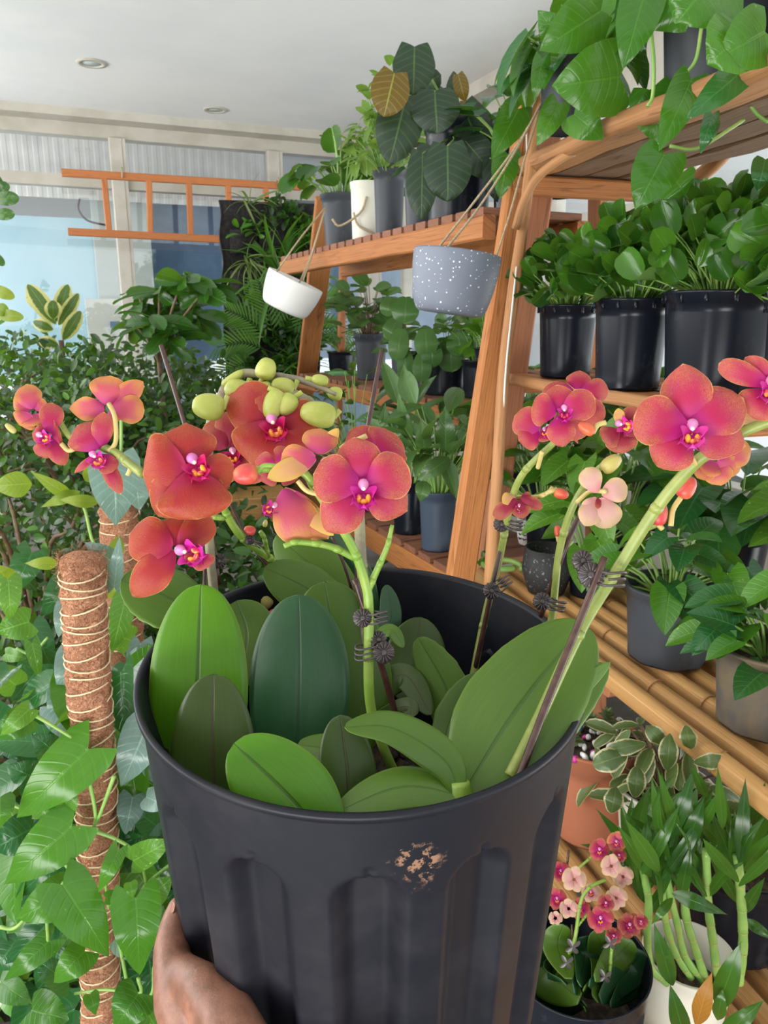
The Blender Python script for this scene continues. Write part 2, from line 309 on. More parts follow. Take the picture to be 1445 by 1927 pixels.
M = dict(
    phal=leafmat('phalaenopsis_leaf', (.12, .26, .03), (.17, .34, .05), vein=(.03, .08, .012), rough=.4, trans=.22, vs=.22, nv=0.01, back=(.12, .24, .07), edge=(.16, .26, .04, .985)),
    phald=leafmat('phalaenopsis_leaf_dark', (.028, .12, .04), (.038, .15, .05), vein=(.008, .035, .012), rough=.36, edge=(.07, .15, .04, .985), trans=.15, vs=.2, nv=0.01, back=(.05, .13, .05)),
    phalb=leafmat('phalaenopsis_leaf_bright', (.14, .42, .015), (.17, .46, .02), vein=(.025, .06, .008), rough=.36, edge=(.22, .36, .05, .98), trans=.3, vs=.3, nv=0.01, back=(.17, .33, .08)),
    phalr=leafmat('phalaenopsis_leaf_bronze', (.075, .15, .03), (.1, .16, .045), vein=(.07, .05, .03), rough=.35, trans=.2, vs=.35, nv=0.01, back=(.12, .16, .07)),
    pothos=leafmat('pothos_leaf', (.06, .25, .03), (.12, .38, .04), var=(.3, .5, .04), vamt=.36, rough=.22, trans=.3, vs=.12),
    pothosb=leafmat('pothos_leaf_light', (.12, .36, .05), (.2, .47, .09), var=(.45, .65, .15), vamt=.4, rough=.3, trans=.35, vs=.3),
    pothosd=leafmat('pothos_leaf_deep', (.02, .14, .035), (.05, .23, .05), var=(.2, .42, .08), vamt=.3, rough=.18, trans=.25, vs=.25),
    silver=leafmat('silver_green_leaf', (.2, .36, .3), (.35, .52, .46), vein=(.45, .6, .5), rough=.22, trans=.2, vs=.2),
    pep=leafmat('peperomia_leaf', (.018, .1, .02), (.13, .38, .045), rough=.18, trans=.25, vs=.15, nv=.01, back=(.15, .3, .09)),
    pilea=leafmat('pilea_leaf', (.1, .26, .12), (.17, .36, .17), rough=.28, trans=.25, vs=.15, nv=.01),
    velvet=leafmat('velvet_leaf', (.014, .045, .02), (.026, .07, .03), vein=(.08, .17, .04), rough=.45, trans=.1, vs=.3, nv=7, back=(.1, .11, .05)),
    bronze=leafmat('bronze_leaf', (.25, .15, .035), (.3, .19, .05), vein=(.35, .4, .08), rough=.45, trans=.4, vs=.45, nv=7, tcol=(.6, .35, .05)),
    lime=leafmat('lime_leaf', (.25, .46, .12), (.4, .58, .22), rough=.4, trans=.4, vs=.2),
    yel=leafmat('yellow_green_leaf', (.3, .45, .04), (.42, .52, .06), rough=.35, trans=.4, vs=.2),
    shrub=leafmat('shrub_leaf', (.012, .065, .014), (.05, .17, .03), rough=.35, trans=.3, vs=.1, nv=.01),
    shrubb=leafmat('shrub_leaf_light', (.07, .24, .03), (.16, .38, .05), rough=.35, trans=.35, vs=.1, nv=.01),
    ficus=leafmat('ficus_leaf', (.03, .13, .03), (.08, .26, .04), rough=.2, trans=.3, vs=.3),
    ficusv=leafmat('variegated_ficus_leaf', (.1, .2, .07), (.16, .26, .1), rough=.3, trans=.3, vs=.3, edge=(.62, .58, .22, .62)),
    hoya=leafmat('hoya_leaf', (.12, .2, .1), (.2, .28, .14), rough=.35, trans=.2, vs=.2, nv=.01, edge=(.5, .46, .25, .82), back=(.24, .3, .16)),
    spath=leafmat('peace_lily_leaf', (.09, .22, .1), (.16, .33, .15), rough=.25, trans=.25, vs=.25, nv=12),
    palm=leafmat('palm_leaf', (.07, .26, .04), (.16, .4, .07), rough=.35, trans=.35, vs=.1, nv=.01),
    spider=leafmat('spider_plant_leaf', (.18, .3, .1), (.3, .42, .18), rough=.4, trans=.3, vs=.9, nv=.01, vein=(.6, .62, .4)),
    cane=leafmat('dendrobium_leaf', (.03, .13, .025), (.08, .25, .04), rough=.25, trans=.28, vs=.25, nv=.01, back=(.1, .24, .05)),
    dead=leafmat('dead_leaf', (.6, .26, .05), (.65, .3, .07), rough=.5, trans=.35, vs=.25, tcol=(.8, .3, .03)),
    fern=leafmat('succulent_leaf', (.16, .26, .14), (.26, .36, .22), rough=.5, trans=.15, vs=.05, nv=.01),
    ppink=petalmat('pink_petal', (.66, .015, .28), (.68, .025, .11), (.68, .07, .075), (.9, .5, .16), ((.7, .3, .3), (.8, .45, .2))),
    porange=petalmat('orange_petal', (.55, .01, .1), (.6, .04, .035), (.66, .085, .035), (.85, .4, .12), ((.62, .12, .08), (.7, .25, .1)), .3),
    pcoral=petalmat('coral_petal', (.8, .08, .32), (.85, .13, .18), (.9, .33, .09), (1, .62, .14), ((.8, .2, .2), (.85, .4, .1)), .3),
    ppeach=petalmat('peach_petal', (1, .42, .42), (1, .58, .5), (1, .7, .42), (1, .75, .25), ((.75, .42, .38), (.82, .55, .28)), .2),
    pyel=petalmat('yellow_backed_sepal', (1, .5, .38), (1, .52, .2), (1, .62, .12), (1, .72, .14), ((.75, .4, .15), (.82, .55, .1)), .1),
    pdark=petalmat('crimson_petal', (.4, .01, .07), (.48, .03, .07), (.6, .1, .08), (.85, .5, .16), ((.7, .4, .15), (.8, .55, .15)), .4),
    lip=plain('magenta_lip', (.5, .01, .25), .35, (.62, .05, .3), 60, sss=.0), lipo=plain('orange_lip_spots', (.9, .38, .03), .4, (.6, .04, .1), 180, lo=.5, hi=.6),
    lipr=plain('crimson_lip', (.45, .005, .07), .35, (.5, .01, .15), 60), colm=plain('pink_column', (.72, .3, .5), .35, (.62, .16, .42), 50), cap=plain('cream_anther_cap', (.9, .78, .55), .4),
    spike=plain('green_flower_spike', (.17, .29, .035), .4, (.23, .33, .05), 60, .1), spike2=plain('olive_flower_spike', (.2, .25, .05), .4, (.26, .3, .07), 60, .1),
    cane_brown=plain('grey_brown_spike', (.2, .17, .11), .55, (.27, .25, .14), 70, .2), ped=plain('cream_pedicel', (.5, .42, .15), .4, (.5, .36, .12), 40),
    bud=plain('green_bud', (.33, .37, .06), .45, (.42, .43, .1), 50, .1), budr=plain('red_bud', (.5, .045, .045), .4, (.6, .14, .05), 50), budo=plain('olive_bud', (.42, .36, .1), .45, (.5, .4, .16), 80),
    stake=plain('brown_stake', (.045, .016, .012), .35, (.07, .03, .02), 120, .1), clip=plain('grey_brown_clip_plastic', (.055, .042, .042), .3),
    soil=plain('bark_soil', (.03, .022, .016), .9, (.1, .07, .045), 90, 1), stem=plain('green_stem', (.2, .38, .08), .4, (.28, .42, .1), 40), stemb=plain('brown_stem', (.14, .08, .04), .6, (.2, .13, .07), 60),
    bigpot=potmat('black_grow_pot', (.017, .018, .022), (.07, .062, .062), .35, .38, 12),
    blk=potmat('black_nursery_pot', (.008, .01, .016), (.05, .06, .07), .4, .24), grey=potmat('grey_nursery_pot', (.05, .055, .065), (.14, .15, .17), .5, .42),
    dirty=potmat('dirty_grey_pot', (.06, .065, .075), (.2, .14, .06), 1.7, .6, 16), blue=potmat('slate_blue_pot', (.055, .075, .11), (.13, .15, .18), .4, .45),
    cream=potmat('cream_pot', (.72, .7, .6), (.5, .45, .35), .2, .5), terra=potmat('terracotta', (.42, .15, .08), (.3, .14, .09), .5, .8), white=potmat('white_plastic', (.78, .78, .76), (.7, .7, .68), .2, .5),
    oran=wood('orange_pine', (.56, .235, .075), (.42, .15, .045), (.16, .055, .02)), red=wood('red_brown_timber', (.42, .16, .075), (.5, .21, .1), (.15, .06, .03)), slat=wood('dark_brown_slat', (.25, .1, .055), (.32, .14, .08), (.09, .04, .025)),
    branch=wood('peeled_branch', (.44, .2, .08), (.54, .28, .12), (.17, .07, .03)), bamboo=wood('bamboo', (.54, .28, .095), (.64, .37, .14), (.22, .1, .035), .35, .5), rough=wood('rough_sawn_slab', (.17, .1, .055), (.25, .15, .085), (.1, .05, .03), .8),
    ladder=wood('ladder_wood', (.6, .22, .07), (.52, .18, .06), (.3, .1, .04)), rope=plain('jute_rope', (.5, .4, .26), .9, (.35, .26, .16), 300, .8),
    felt=plain('black_felt', (.012, .011, .011), .95, (.03, .025, .025), 60, .5), wirem=plain('twine', (.75, .6, .36), .6), grass=plain('artificial_grass', (.1, .28, .1), .9, (.16, .36, .15), 200, .8),
)
def bigpot_marks():
    g = G('black_grow_pot_scuffed'); o = g.obj(); n = g.noise(o, 9, 5, .65); n2 = g.noise(o, 160, 3, .6); sc = g.noise(g.scale(o, (90, 90, 60)), 1.2, 5, .8)
    f = g.math('MULTIPLY', g.ramp(n, .45, .75), .5); col = g.mix(f, (.008, .009, .014), (.034, .032, .038)); col = g.mix(g.math('MULTIPLY', g.ramp(sc, .72, .78), .45), col, (.16, .14, .13))
    x = g.n('ShaderNodeVectorMath', {'operation': 'DISTANCE'}, i0=o, i1=(.036, -.145, -.055)); d = g.math('ADD', x.outputs['Value'], g.math('MULTIPLY', g.noise(o, 90, 4, .7), .035)); col = g.mix(g.math('MULTIPLY', g.math('MULTIPLY', g.ramp(d, .036, .026), g.ramp(g.noise(g.scale(o, (1, 1, 1)), 170, 4, .7), .5, .56)), .8), col, (.32, .17, .1))
    g.set(col=col, rough=g.math('ADD', .34, g.math('MULTIPLY', n, .2)), spec=.26); g.bump(n2, .1, .0008); return g.m
def coirmat():
    g = G('coconut_coir'); o = g.obj(); n = g.noise(g.scale(o, (1, 1, 1)), 140, 5, .75, 2.5); n2 = g.noise(o, 30, 3, .6); col = g.mix(g.ramp(n, .35, .65), (.24, .09, .045), (.8, .42, .25)); col = g.mix(g.math('MULTIPLY', n2, .25), col, (.4, .16, .08))
    g.set(col=col, rough=.95, spec=.1); g.bump(g.math('ADD', n, n2), 1, .004); return g.m
def speckmat():
    g = G('speckled_grey_ceramic'); o = g.obj(); v = g.n('ShaderNodeTexVoronoi', i2=190); g.i(v, 0, o); cs_ = g.n('ShaderNodeSeparateColor', i0=v.outputs['Color']); th = g.math('MULTIPLY', g.math('POWER', cs_.outputs[0], 3), .36)
    f = g.math('LESS_THAN', v.outputs['Distance'], th); g.set(col=g.mix(f, (.17, .19, .24), (.75, .76, .8)), rough=.55); return g.m
def skinmat():
    g = G('dark_brown_skin'); o = g.obj(); n = g.noise(o, 60, 4, .6); n2 = g.noise(o, 700, 3, .6); g.set(col=g.mix(g.ramp(n, .35, .7), (.17, .075, .045), (.3, .135, .085)), rough=.42, sss=.12, spec=.5)
    g.b.inputs['Subsurface Radius'].default_value = (.01, .004, .002); g.bump(n2, .3, .0008); return g.m
M['bp'] = bigpot_marks(); M['coir'] = coirmat(); M['speck'] = speckmat(); M['skin'] = skinmat()
def wallmat(name, c, c2, rough=.7, sc=2): return plain(name, c, rough, c2, sc, .05)
M['ceil'] = wallmat('ceiling_paint', (.82, .82, .8), (.76, .77, .76), .6, 1.2); M['cornice'] = wallmat('cornice_paint', (.52, .49, .42), (.45, .42, .35), .6, 5); M['frame'] = wallmat('window_frame_paint', (.56, .53, .46), (.48, .45, .38), .5, 6)
M['corr'] = plain('corrugated_white_sheet', (.8, .79, .78), .5, (.66, .65, .65), 3); M['ltblue'] = wallmat('light_blue_paint', (.42, .66, .78), (.5, .72, .82), .6, 2); M['dkblue'] = plain('dark_blue_panel', (.1, .19, .32), .35, (.15, .26, .4), 4)
M['pgrey'] = plain('grey_green_pillar_paint', (.5, .56, .54), .6, (.56, .6, .57), 3); M['mbox'] = plain('cream_meter_box', (.72, .72, .66), .5, (.66, .66, .6), 4); M['floor'] = plain('concrete_floor', (.11, .1, .09), .8, (.07, .06, .055), 4, .2)
M['darkw'] = plain('lower_wall_paint', (.3, .3, .28), .7, (.22, .22, .2), 3)
def glassm():
    g = G('window_glass'); t = g.n('ShaderNodeBsdfTransparent', i0=(.97, .98, .98)); gl = g.n('ShaderNodeBsdfGlossy', i0=(1, 1, 1), i1=.02); mx = g.n('ShaderNodeMixShader', i0=.06)
    g.t.links.new(t.outputs[0], mx.inputs[1]); g.t.links.new(gl.outputs[0], mx.inputs[2]); g.t.links.new(mx.outputs[0], g.out.inputs[0]); return g.m
M['glass'] = glassm()
# ---------------------------------------------------------------- room shell
CZ = 2.80
WD = nz((.925, .38, 0)); WN = nz((.38, -.925, 0)); WP = at(300, 590, 5.6); WP[2] = 0     # back wall line, normal to camera
def onwall(px, py, off=0): return onpl(px, py, WP+WN*off, WN)
RD = nz((-.38, .925, 0)); RN = nz((-.925, -.38, 0)); RP = A(.72, 4.6, 0)                  # right wall line
def quadbox(mb, p, q, z0, z1, t, nrm):                                                   # wall slab between plan points
    c0 = A(p[0], p[1], (z0+z1)/2); c1 = A(q[0], q[1], (z0+z1)/2); o = np.asarray(nrm)*t/2
    beam(mb, c0-o, c1-o, t, z1-z0, ch=.001)
m = MB(); m.add([(-4.5, -1.1, 0), (3.5, -1.1, 0), (3.5, 8.5, 0), (-4.5, 8.5, 0)], [(0, 1, 2, 3)], None, None); struct(m, 'floor', M['floor'])
m = MB(); beam(m, (-.5, -1.2, CZ+.05), (-.5, 8.3, CZ+.05), 8, .1, ch=.001); struct(m, 'ceiling', M['ceil'])
lw, rw = WP-WD*7.5, WP+WD*3.0
zt = lambda px, py: onwall(px, py)[2]
z_c, z_t0, z_b1, z_b0 = zt(200, 260), zt(60, 318), zt(60, 323), zt(60, 346)
m = MB(); quadbox(m, lw, rw, z_c, CZ, .1, WN); quadbox(m, lw, rw, CZ-.05, CZ, .16, -WN); struct(m, 'trim_1', M['cornice'])
m = MB(); quadbox(m, lw, rw, z_b0, z_b1, .08, WN); struct(m, 'trim_2', M['cornice'])
m = MB(); quadbox(m, lw, rw, 0, .5, .1, WN); struct(m, 'wall_back', M['darkw'])
for k, (px, wd) in enumerate([(219, .085), (513, .09), (-90, .085), (700, .09)]):
    b = onwall(px, 300); m = MB(); beam(m, (b[0], b[1], 0), (b[0], b[1], z_c), wd, .07, up=WN, ch=.08)
    beam(m, A(b[0], b[1], 0)+WD*wd*.62+WN*.01, A(b[0], b[1], z_c)+WD*wd*.62+WN*.01, .02, .04, up=WN, ch=.08); struct(m, 'trim_%d' % (k+3), M['frame'])
for k, (a, b_) in enumerate([(-60, 219), (219, 513), (513, 700)]):
    p, q = onwall(a, 300) if k else lw, onwall(b_, 300) if k < 2 else rw
    g = MB(); quadbox(g, p, q, .5, z_b0, .006, WN); quadbox(g, p, q, z_b1, z_c, .006, WN); struct(g, 'window_%d' % (k+1), M['glass'])
# outside the back windows
def ext(px0, px1, py0, py1, off, name, mat, label, catg, thick=.05, smooth=False):
    P0 = WP-WN*off; a, b = onpl(px0, py0, P0, WN), onpl(px1, py0, P0, WN); z1 = a[2]; z0 = onpl(px0, py1, P0, WN)[2] if py1 else 0
    m = MB(); quadbox(m, a, b, z0, z1, thick, WN); o = m.build(name, mat, smooth=False)
    return tag(o, label, catg) if label else tag(o, kind='structure')
ext(-1500, 262, 335, None, .75, 'wall_outside', M['ltblue'], None, None)
ext(262, 1000, 335, None, .9, 'wall_outside_dark', M['dkblue'], None, None)
ext(167, 276, 340, None, .60, 'exterior_pillar', M['pgrey'], 'pale grey green pillar outside between the light blue wall and dark blue panel', 'pillar', .12)
e = ext(160, 292, 562, None, .45, 'meter_box', M['mbox'], 'cream service cabinet standing outside behind the window mullion', 'cabinet', .12)
P0 = WP-WN*.42; m = MB(); a = onpl(207, 605, P0, WN); b = onpl(222, 605, P0, WN); quadbox(m, a, b, onpl(207, 618, P0, WN)[2], a[2], .02, WN); m.build('cabinet_window', M['dkblue'], e, smooth=False)
# corrugated roofing outside, above the walls
m = MB(); P0 = WP-WN*.5; a = onpl(-260, 300, P0, WN); b = onpl(497, 300, P0, WN); zb, zt2 = onpl(100, 372, P0, WN)[2], 3.3
V = []; n = 400
for i in range(n+1):
    t = i/n; o = WN*(.0014*(1 if (i//5) % 2 else -1))
    for z in (zb, zt2): V.append(A(a[0]+(b[0]-a[0])*t, a[1]+(b[1]-a[1])*t, z)+o)
m.add(V, [(i*2, i*2+2, i*2+3, i*2+1) for i in range(n)]); V2 = [v-WN*.01 for v in V]; m.add(V2, [(i*2+1, i*2+3, i*2+2, i*2) for i in range(n)])
tag(m.build('corrugated_awning', M['corr'], smooth=False), 'white corrugated awning sheet hanging outside above the blue wall', 'awning')
m = MB(); a, b = onpl(140, 352, WP-WN*.3, WN), onpl(172, 372, WP-WN*.3, WN); box(m, (a+b)/2, (.07, .06, .08), .39); jb = m.build('junction_box', M['white'], smooth=False); tag(jb, 'small white junction box outside above the light blue wall', 'junction box')
m = MB(); tube(m, [onpl(x, y, WP-WN*.35, WN) for x, y in [(150, 372), (148, 395), (165, 415), (200, 424)]], .008, 6, 14); m.build('conduit', M['clip'], jb)
# ceiling downlights
for k, (px, py) in enumerate([(172, 118), (405, 206), (704, 171)]):
    c = atz(px, py, CZ); t = thing('ceiling_downlight', c, ['round recessed ceiling light nearest the upper left corner', 'round recessed ceiling light furthest back near the cornice', 'round recessed ceiling light half hidden behind the velvet leaves'][k], 'ceiling light', 'recessed lights in the white ceiling')
    m = MB(); lathe(m, [(.052, 0), (.075, 0), (.078, -.006), (.052, -.008), (.052, 0)], c, n=32); m.build('trim_ring', M['cornice'], t)
    m = MB(); lathe(m, [(.0001, -.003), (.053, -.003), (.053, 0)], c, n=32); m.build('lens', M['pgrey'], t)
# right wall with big windows
r0, r1 = RP-RD*5.2, RP+RD*2.2
m = MB(); quadbox(m, r0, r1, 0, .85, .1, RN); quadbox(m, r0, r1, 2.45, CZ, .1, RN); struct(m, 'wall_right', M['cornice'])
m = MB(); quadbox(m, r0, r1, CZ-.07, CZ, .14, -RN); struct(m, 'trim_8', M['cornice'])
for k in range(9):
    p = r0+RD*(k*.95); m = MB(); beam(m, (p[0], p[1], .85), (p[0], p[1], 2.45), .07, .07, up=RN); 
    if k < 8: beam(m, (p[0], p[1], 1.98), (p[0]+RD[0]*.95, p[1]+RD[1]*.95, 1.98), .05, .05)
    struct(m, 'trim_%d' % (k+9), M['frame'])
g = MB(); quadbox(g, r0, r1, .85, 2.45, .006, RN); struct(g, 'window_4', M['glass'])
# left side stays open: only the added area light stands there
# ---------------------------------------------------------------- wooden ladder on the back wall
Pl = WP+WN*.35
L = lambda x, y: onpl(x, y, Pl, WN)
t = thing('wooden_ladder', L(300, 390), 'orange wooden ladder hung sideways in front of the back window', 'ladder')
for (a, b) in [((116, 325), (566, 352)), ((128, 436), (560, 458))]:
    m = MB(); beam(m, L(*a), L(*b), .035, .045, up=(0, 0, 1)); m.build('rail', M['ladder'], t, smooth=False)
for xt, xb in [(195, 206), (280, 283), (355, 359), (429, 433), (500, 504)]:
    yt = 325+(xt-116)*.06; yb = 436+(xb-128)*.05; m = MB(); beam(m, L(xt, yt), L(xb, yb), .036, .03, up=WN); m.build('rung', M['ladder'], t, smooth=False)
for x, y in [(229, 326), (522, 345)]:
    m = MB(); q = L(x, y); tube(m, [q+A(0, 0, .03)+WN*.02, q+WN*.035, q+A(0, 0, -.03)+WN*.02, q-WN*.03, q+A(0, 0, .03)+WN*.02], .006, 5, 12); m.build('hanging_loop', M['rope'], t)
# ---------------------------------------------------------------- shelf unit frames
class Unit:
    def __init__(s, d): s.d = nz(d); s.n = nz((-s.d[1], s.d[0], 0))
    def P(s, px, py, z): return atz(px, py, z)
far = Unit((-.455, 1, 0)); near = Unit((-.30, 1, 0))
def ln(u, p, a, b): return p+u.d*a, p+u.d*b
# far unit levels: front beam + slats
FT = atz(930, 402, 1.735); FM = atz(883, 774, 1.215); FL = atz(830, 1068, .86)
FLEN = 1.55
ft = thing('plant_shelf_rack', A(FM[0], FM[1], 0)+far.d*.8, 'orange wooden stepped plant rack further back, holding the velvet leaved plant', 'plant rack', None)
def slatshelf(par, u, p, zt, l0, l1, depth, bh, nsl, mb, ms, name='front_beam', inset=0):
    c = A(p[0], p[1], zt-bh/2); m = MB(); beam(m, c+u.d*l0, c+u.d*l1, .035, bh, nseg=6, wob=.001); m.build(name, mb, par, smooth=False)
    m = MB(); cb = c-u.n*depth; beam(m, cb+u.d*l0, cb+u.d*l1, .035, bh); m.build('back_beam', mb, par, smooth=False)
    for i in range(nsl):
        t = l0+(l1-l0)*(i+.5)/nsl; q = A(p[0], p[1], zt+.009)+u.d*t; m = MB(); beam(m, q+u.n*.012, q-u.n*depth, (l1-l0)/nsl*.78, .018); m.build('slat', ms, par, smooth=False)
slatshelf(ft, far, FT, 1.735, .02, 1.62, .27, .055, 22, M['oran'], M['slat'])
slatshelf(ft, far, FM, 1.215, -.04, 1.70, .32, .058, 22, M['oran'], M['slat'])
slatshelf(ft, far, FL, .86, -.06, 1.75, .34, .07, 20, M['oran'], M['slat'])
def post(par, pts, w, d, up, mat, name='post'):
    m = MB(); p, q = pts; q = np.asarray(q)
    if q[2] > .02: dd = q-p; q = q+dd*(-q[2]/dd[2])
    beam(m, p, q, w, d, up=up, nseg=8, wob=.0015); m.build(name, mat, par, smooth=False)
a = FT+far.d*1.66; b = FM+far.d*1.73
post(ft, (at(617, 372, a[1]), at(577, 705, b[1])), .028, .10, far.n, M['oran'])
post(ft, (at(650, 372, a[1]+.25), at(640, 705, b[1]+.3)), .05, .03, far.n, M['red'])
# near unit levels
NT, NM, NB, NL = atz(985, 300, 1.84), atz(930, 702, 1.375), atz(1184, 1283, .92), atz(1060, 1640, .50)
nt = thing('plant_shelf_rack', A(NM[0], NM[1], 0), 'rustic branch and bamboo plant rack filling the right side, nearest the camera', 'plant rack', None)
bt = at(1008, 140, 1.88); bb = at(866, 1092, 1.62)
post(nt, (bt, bb), .036, .06, near.n, M['oran'])
post(nt, (at(1035, 205, 1.98), at(925, 985, 1.83)), .055, .06, near.n, M['red'])
post(nt, (at(1133, 330, 2.25), at(1128, 700, 2.3)), .06, .06, near.n, M['red'])
m = MB(); tube(m, [at(x, y, Y) for x, y, Y in [(1030, 150, 1.78), (1005, 270, 1.75), (985, 420, 1.72), (968, 540, 1.70), (948, 700, 1.68), (938, 860, 1.63), (928, 1000, 1.6), (922, 1100, 1.57)]], [.012, .013, .012, .014, .013, .013, .014, .014], 9, 40); m.build('branch_pole', M['branch'], nt)
m = MB(); tube(m, [at(x, y, Y) for x, y, Y in [(970, 430, 1.70), (985, 380, 1.68), (1010, 335, 1.66), (1050, 302, 1.62), (1080, 285, 1.6)]], .009, 8, 20); m.build('brace', M['branch'], nt)
m = MB(); tube(m, [at(x, y, Y) for x, y, Y in [(1300, 345, 1.9), (1340, 312, 1.8), (1390, 262, 1.7), (1470, 225, 1.6)]], .017, 8, 20); m.build('brace', M['branch'], nt)
m = MB(); tube(m, [at(x, y, Y) for x, y, Y in [(989, 180, 1.76), (990, 330, 1.75), (970, 520, 1.69), (950, 720, 1.66), (945, 900, 1.62)]], .0022, 5, 24); m.build('cable', M['white'], nt)
def pole(par, p, u, l0, l1, r, mat, name, wob=.004, seg=16, n=10):
    rr = random.Random(int(abs(p[0]*1e4))); pts = [p+u.d*(l0+(l1-l0)*i/6)+A(rr.uniform(-wob, wob), 0, rr.uniform(-wob, wob)) for i in range(7)]
    rad = [r*(1+rr.uniform(-.06, .06)) for _ in range(9)]; m = MB(); tube(m, pts, rad, n, seg, rnd=rr.random()); return m.build(name, mat, par)
# top: rough planks
for i in range(4):
    q = NT-near.n*(.03+.088*i)+A(0, 0, -.012); m = MB(); beam(m, q+near.d*.06, q-near.d*1.25, .078, .026, nseg=14, wob=.004); m.build('plank', M['rough'] if i else M['branch'], nt, smooth=False)
pole(nt, NT-A(0, 0, .012), near, .09, -1.25, .019, M['branch'], 'edge_pole')
m = MB(); q = NT+near.d*.02-A(0, 0, .05); beam(m, q+near.n*.02, q-near.n*.36, .04, .04); m.build('cross_rail', M['oran'], nt, smooth=False)
# middle: edge pole, dark slats lengthwise
pole(nt, NM-A(0, 0, .010), near, .07, -1.15, .013, M['branch'], 'edge_pole', .003)
for i in range(4):
    q = NM-near.n*(.05+.075*i)+A(0, 0, -.010); m = MB(); beam(m, q+near.d*.12, q-near.d*1.15, .062, .018); m.build('slat', M['slat'] if i % 2 else M['oran'], nt, smooth=False)
for s_ in (0, -.75):
    m = MB(); q = NM+near.d*s_-A(0, 0, .034); beam(m, q+near.n*.01, q-near.n*.36, .035, .03); m.build('cross_rail', M['oran'], nt, smooth=False)
# bamboo shelf
for i in range(8):
    q = NB-near.n*(.048*i)-A(0, 0, .019); pole(nt, q, near, .62, -.62, .0185, M['bamboo'], 'bamboo_pole', .002)
    m = MB()
    for s_ in (-.5, -.22, .06, .34):
        c = q+near.d*(s_+.07*((i*3) % 4)); tube(m, [c, c+near.d*.004], .0198, 12, cap=False)
    m.build('bamboo_joint', M['branch'], nt)
for s_ in (.1, -.6):
    m = MB(); q = NB+near.d*s_-A(0, 0, .055); beam(m, q-near.n*.02, q-near.n*.42, .04, .04); m.build('cross_rail', M['red'], nt, smooth=False)
m = MB(); q = NB-near.d*.50-near.n*.02; beam(m, (q[0], q[1], .88), (q[0]-.04, q[1], 0), .05, .05); m.build('post', M['red'], nt, smooth=False)
# lowest bamboo shelf
for i in range(10):
    q = NL-near.n*(.052*i-.12)-A(0, 0, .02); pole(nt, q, near, .5, -1.1, .02, M['bamboo'], 'bamboo_pole', .002)
# ---------------------------------------------------------------- pots and generic potted plants
def pot(par, c, rt, rb, h, mat, name='pot', rim=.1, lip=.006, holes=0, soil=.85, n=36, ax=(0, 0, 1), soilm='soil', foot=0):
    c = np.asarray(c, float); zr = h*(1-rim); f = lambda z: rb+(rt-rb)*z/h; m = MB()
    p = [(.0005, .004), (f(0)*.97, .004), (f(0), 0), (f(0)+.001, .004)]+[(f(h*i/10), h*i/10) for i in range(1, 9) if h*i/10 < zr-.004]
    p += [(f(zr), zr-.002), (f(zr)+lip*.6, zr), (f(h)+lip*.75, h-.004), (f(h)+lip, h-.002), (f(h)+lip*.6, h), (f(h)-.002, h), (f(h*soil)-.003, h*soil-.01)]
    def rf(a, r, z, i): 
        if foot and z < .012 and i > 0: return r*(1-.03*(np.sin(a*8) > .3))
        return np.full_like(a, r)
    lathe(m, p, c, ax, n, rf)
    if holes:
        for k in range(14):
            a = k*2*PI/14; q = c+A(math.cos(a), math.sin(a), 0)*(f(zr)+lip*.75)+A(0, 0, h-.012); d = A(-math.sin(a), math.cos(a), 0); beam(m, q-d*.003, q+d*.003, .003, .012)
    o = m.build(name, mat, par)
    if soilm:
        m = MB(); rs = f(h*soil)-.004; V = [c+A(0, 0, h*soil)]; rr = random.Random(3)
        for k in range(1, 6):
            for j in range(20): V.append(c+A(math.cos(j*PI/10), math.sin(j*PI/10), 0)*rs*k/5+A(0, 0, h*soil+rr.uniform(-.004, .004)))
        T = [(0, 1+j, 1+(j+1) % 20) for j in range(20)]; Q = [(1+(k-1)*20+j, 1+k*20+j, 1+k*20+(j+1) % 20, 1+(k-1)*20+(j+1) % 20) for k in range(1, 5) for j in range(20)]
        m.add(V, Q, T); m.build('soil', M[soilm], par)
    return o
def potat(px, pyb, z, wpx, depthback=1):
    b = atz(px, pyb, z); r = wpx/2*np.dot(b-CAM, FW)/F; d = nz(A(b[0], b[1]-0, 0)); return A(b[0], b[1], z)+d*r*.9, r*1.04
def plant(name, label, cat_, c, rt, rb, h, pmat, lm, tp, n, rad, hh, ll, stemm='stem', group=None, holes=0, potname='pot', lm2=None, n2=0, **k):
    t = thing(name, c, label, cat_, group)
    if pmat is not None: pot(t, c, rt, rb, h, M[pmat], potname, holes=holes, foot=k.pop('foot', 0))
    else: k.pop('foot', 0)
    m = MB(); sm = MB(); b = np.asarray(c)+A(0, 0, h*.85); foliage(m, sm, b, n, rad, hh[0], hh[1], ll[0], ll[1], tp, **k)
    m.build('foliage', M[lm], t)
    if lm2: m = MB(); foliage(m, sm, b, n2, rad, hh[0], hh[1], ll[0], ll[1], tp, **k); m.build('foliage', M[lm2], t)
    if sm.n: sm.build('stems', M[stemm], t)
    return t
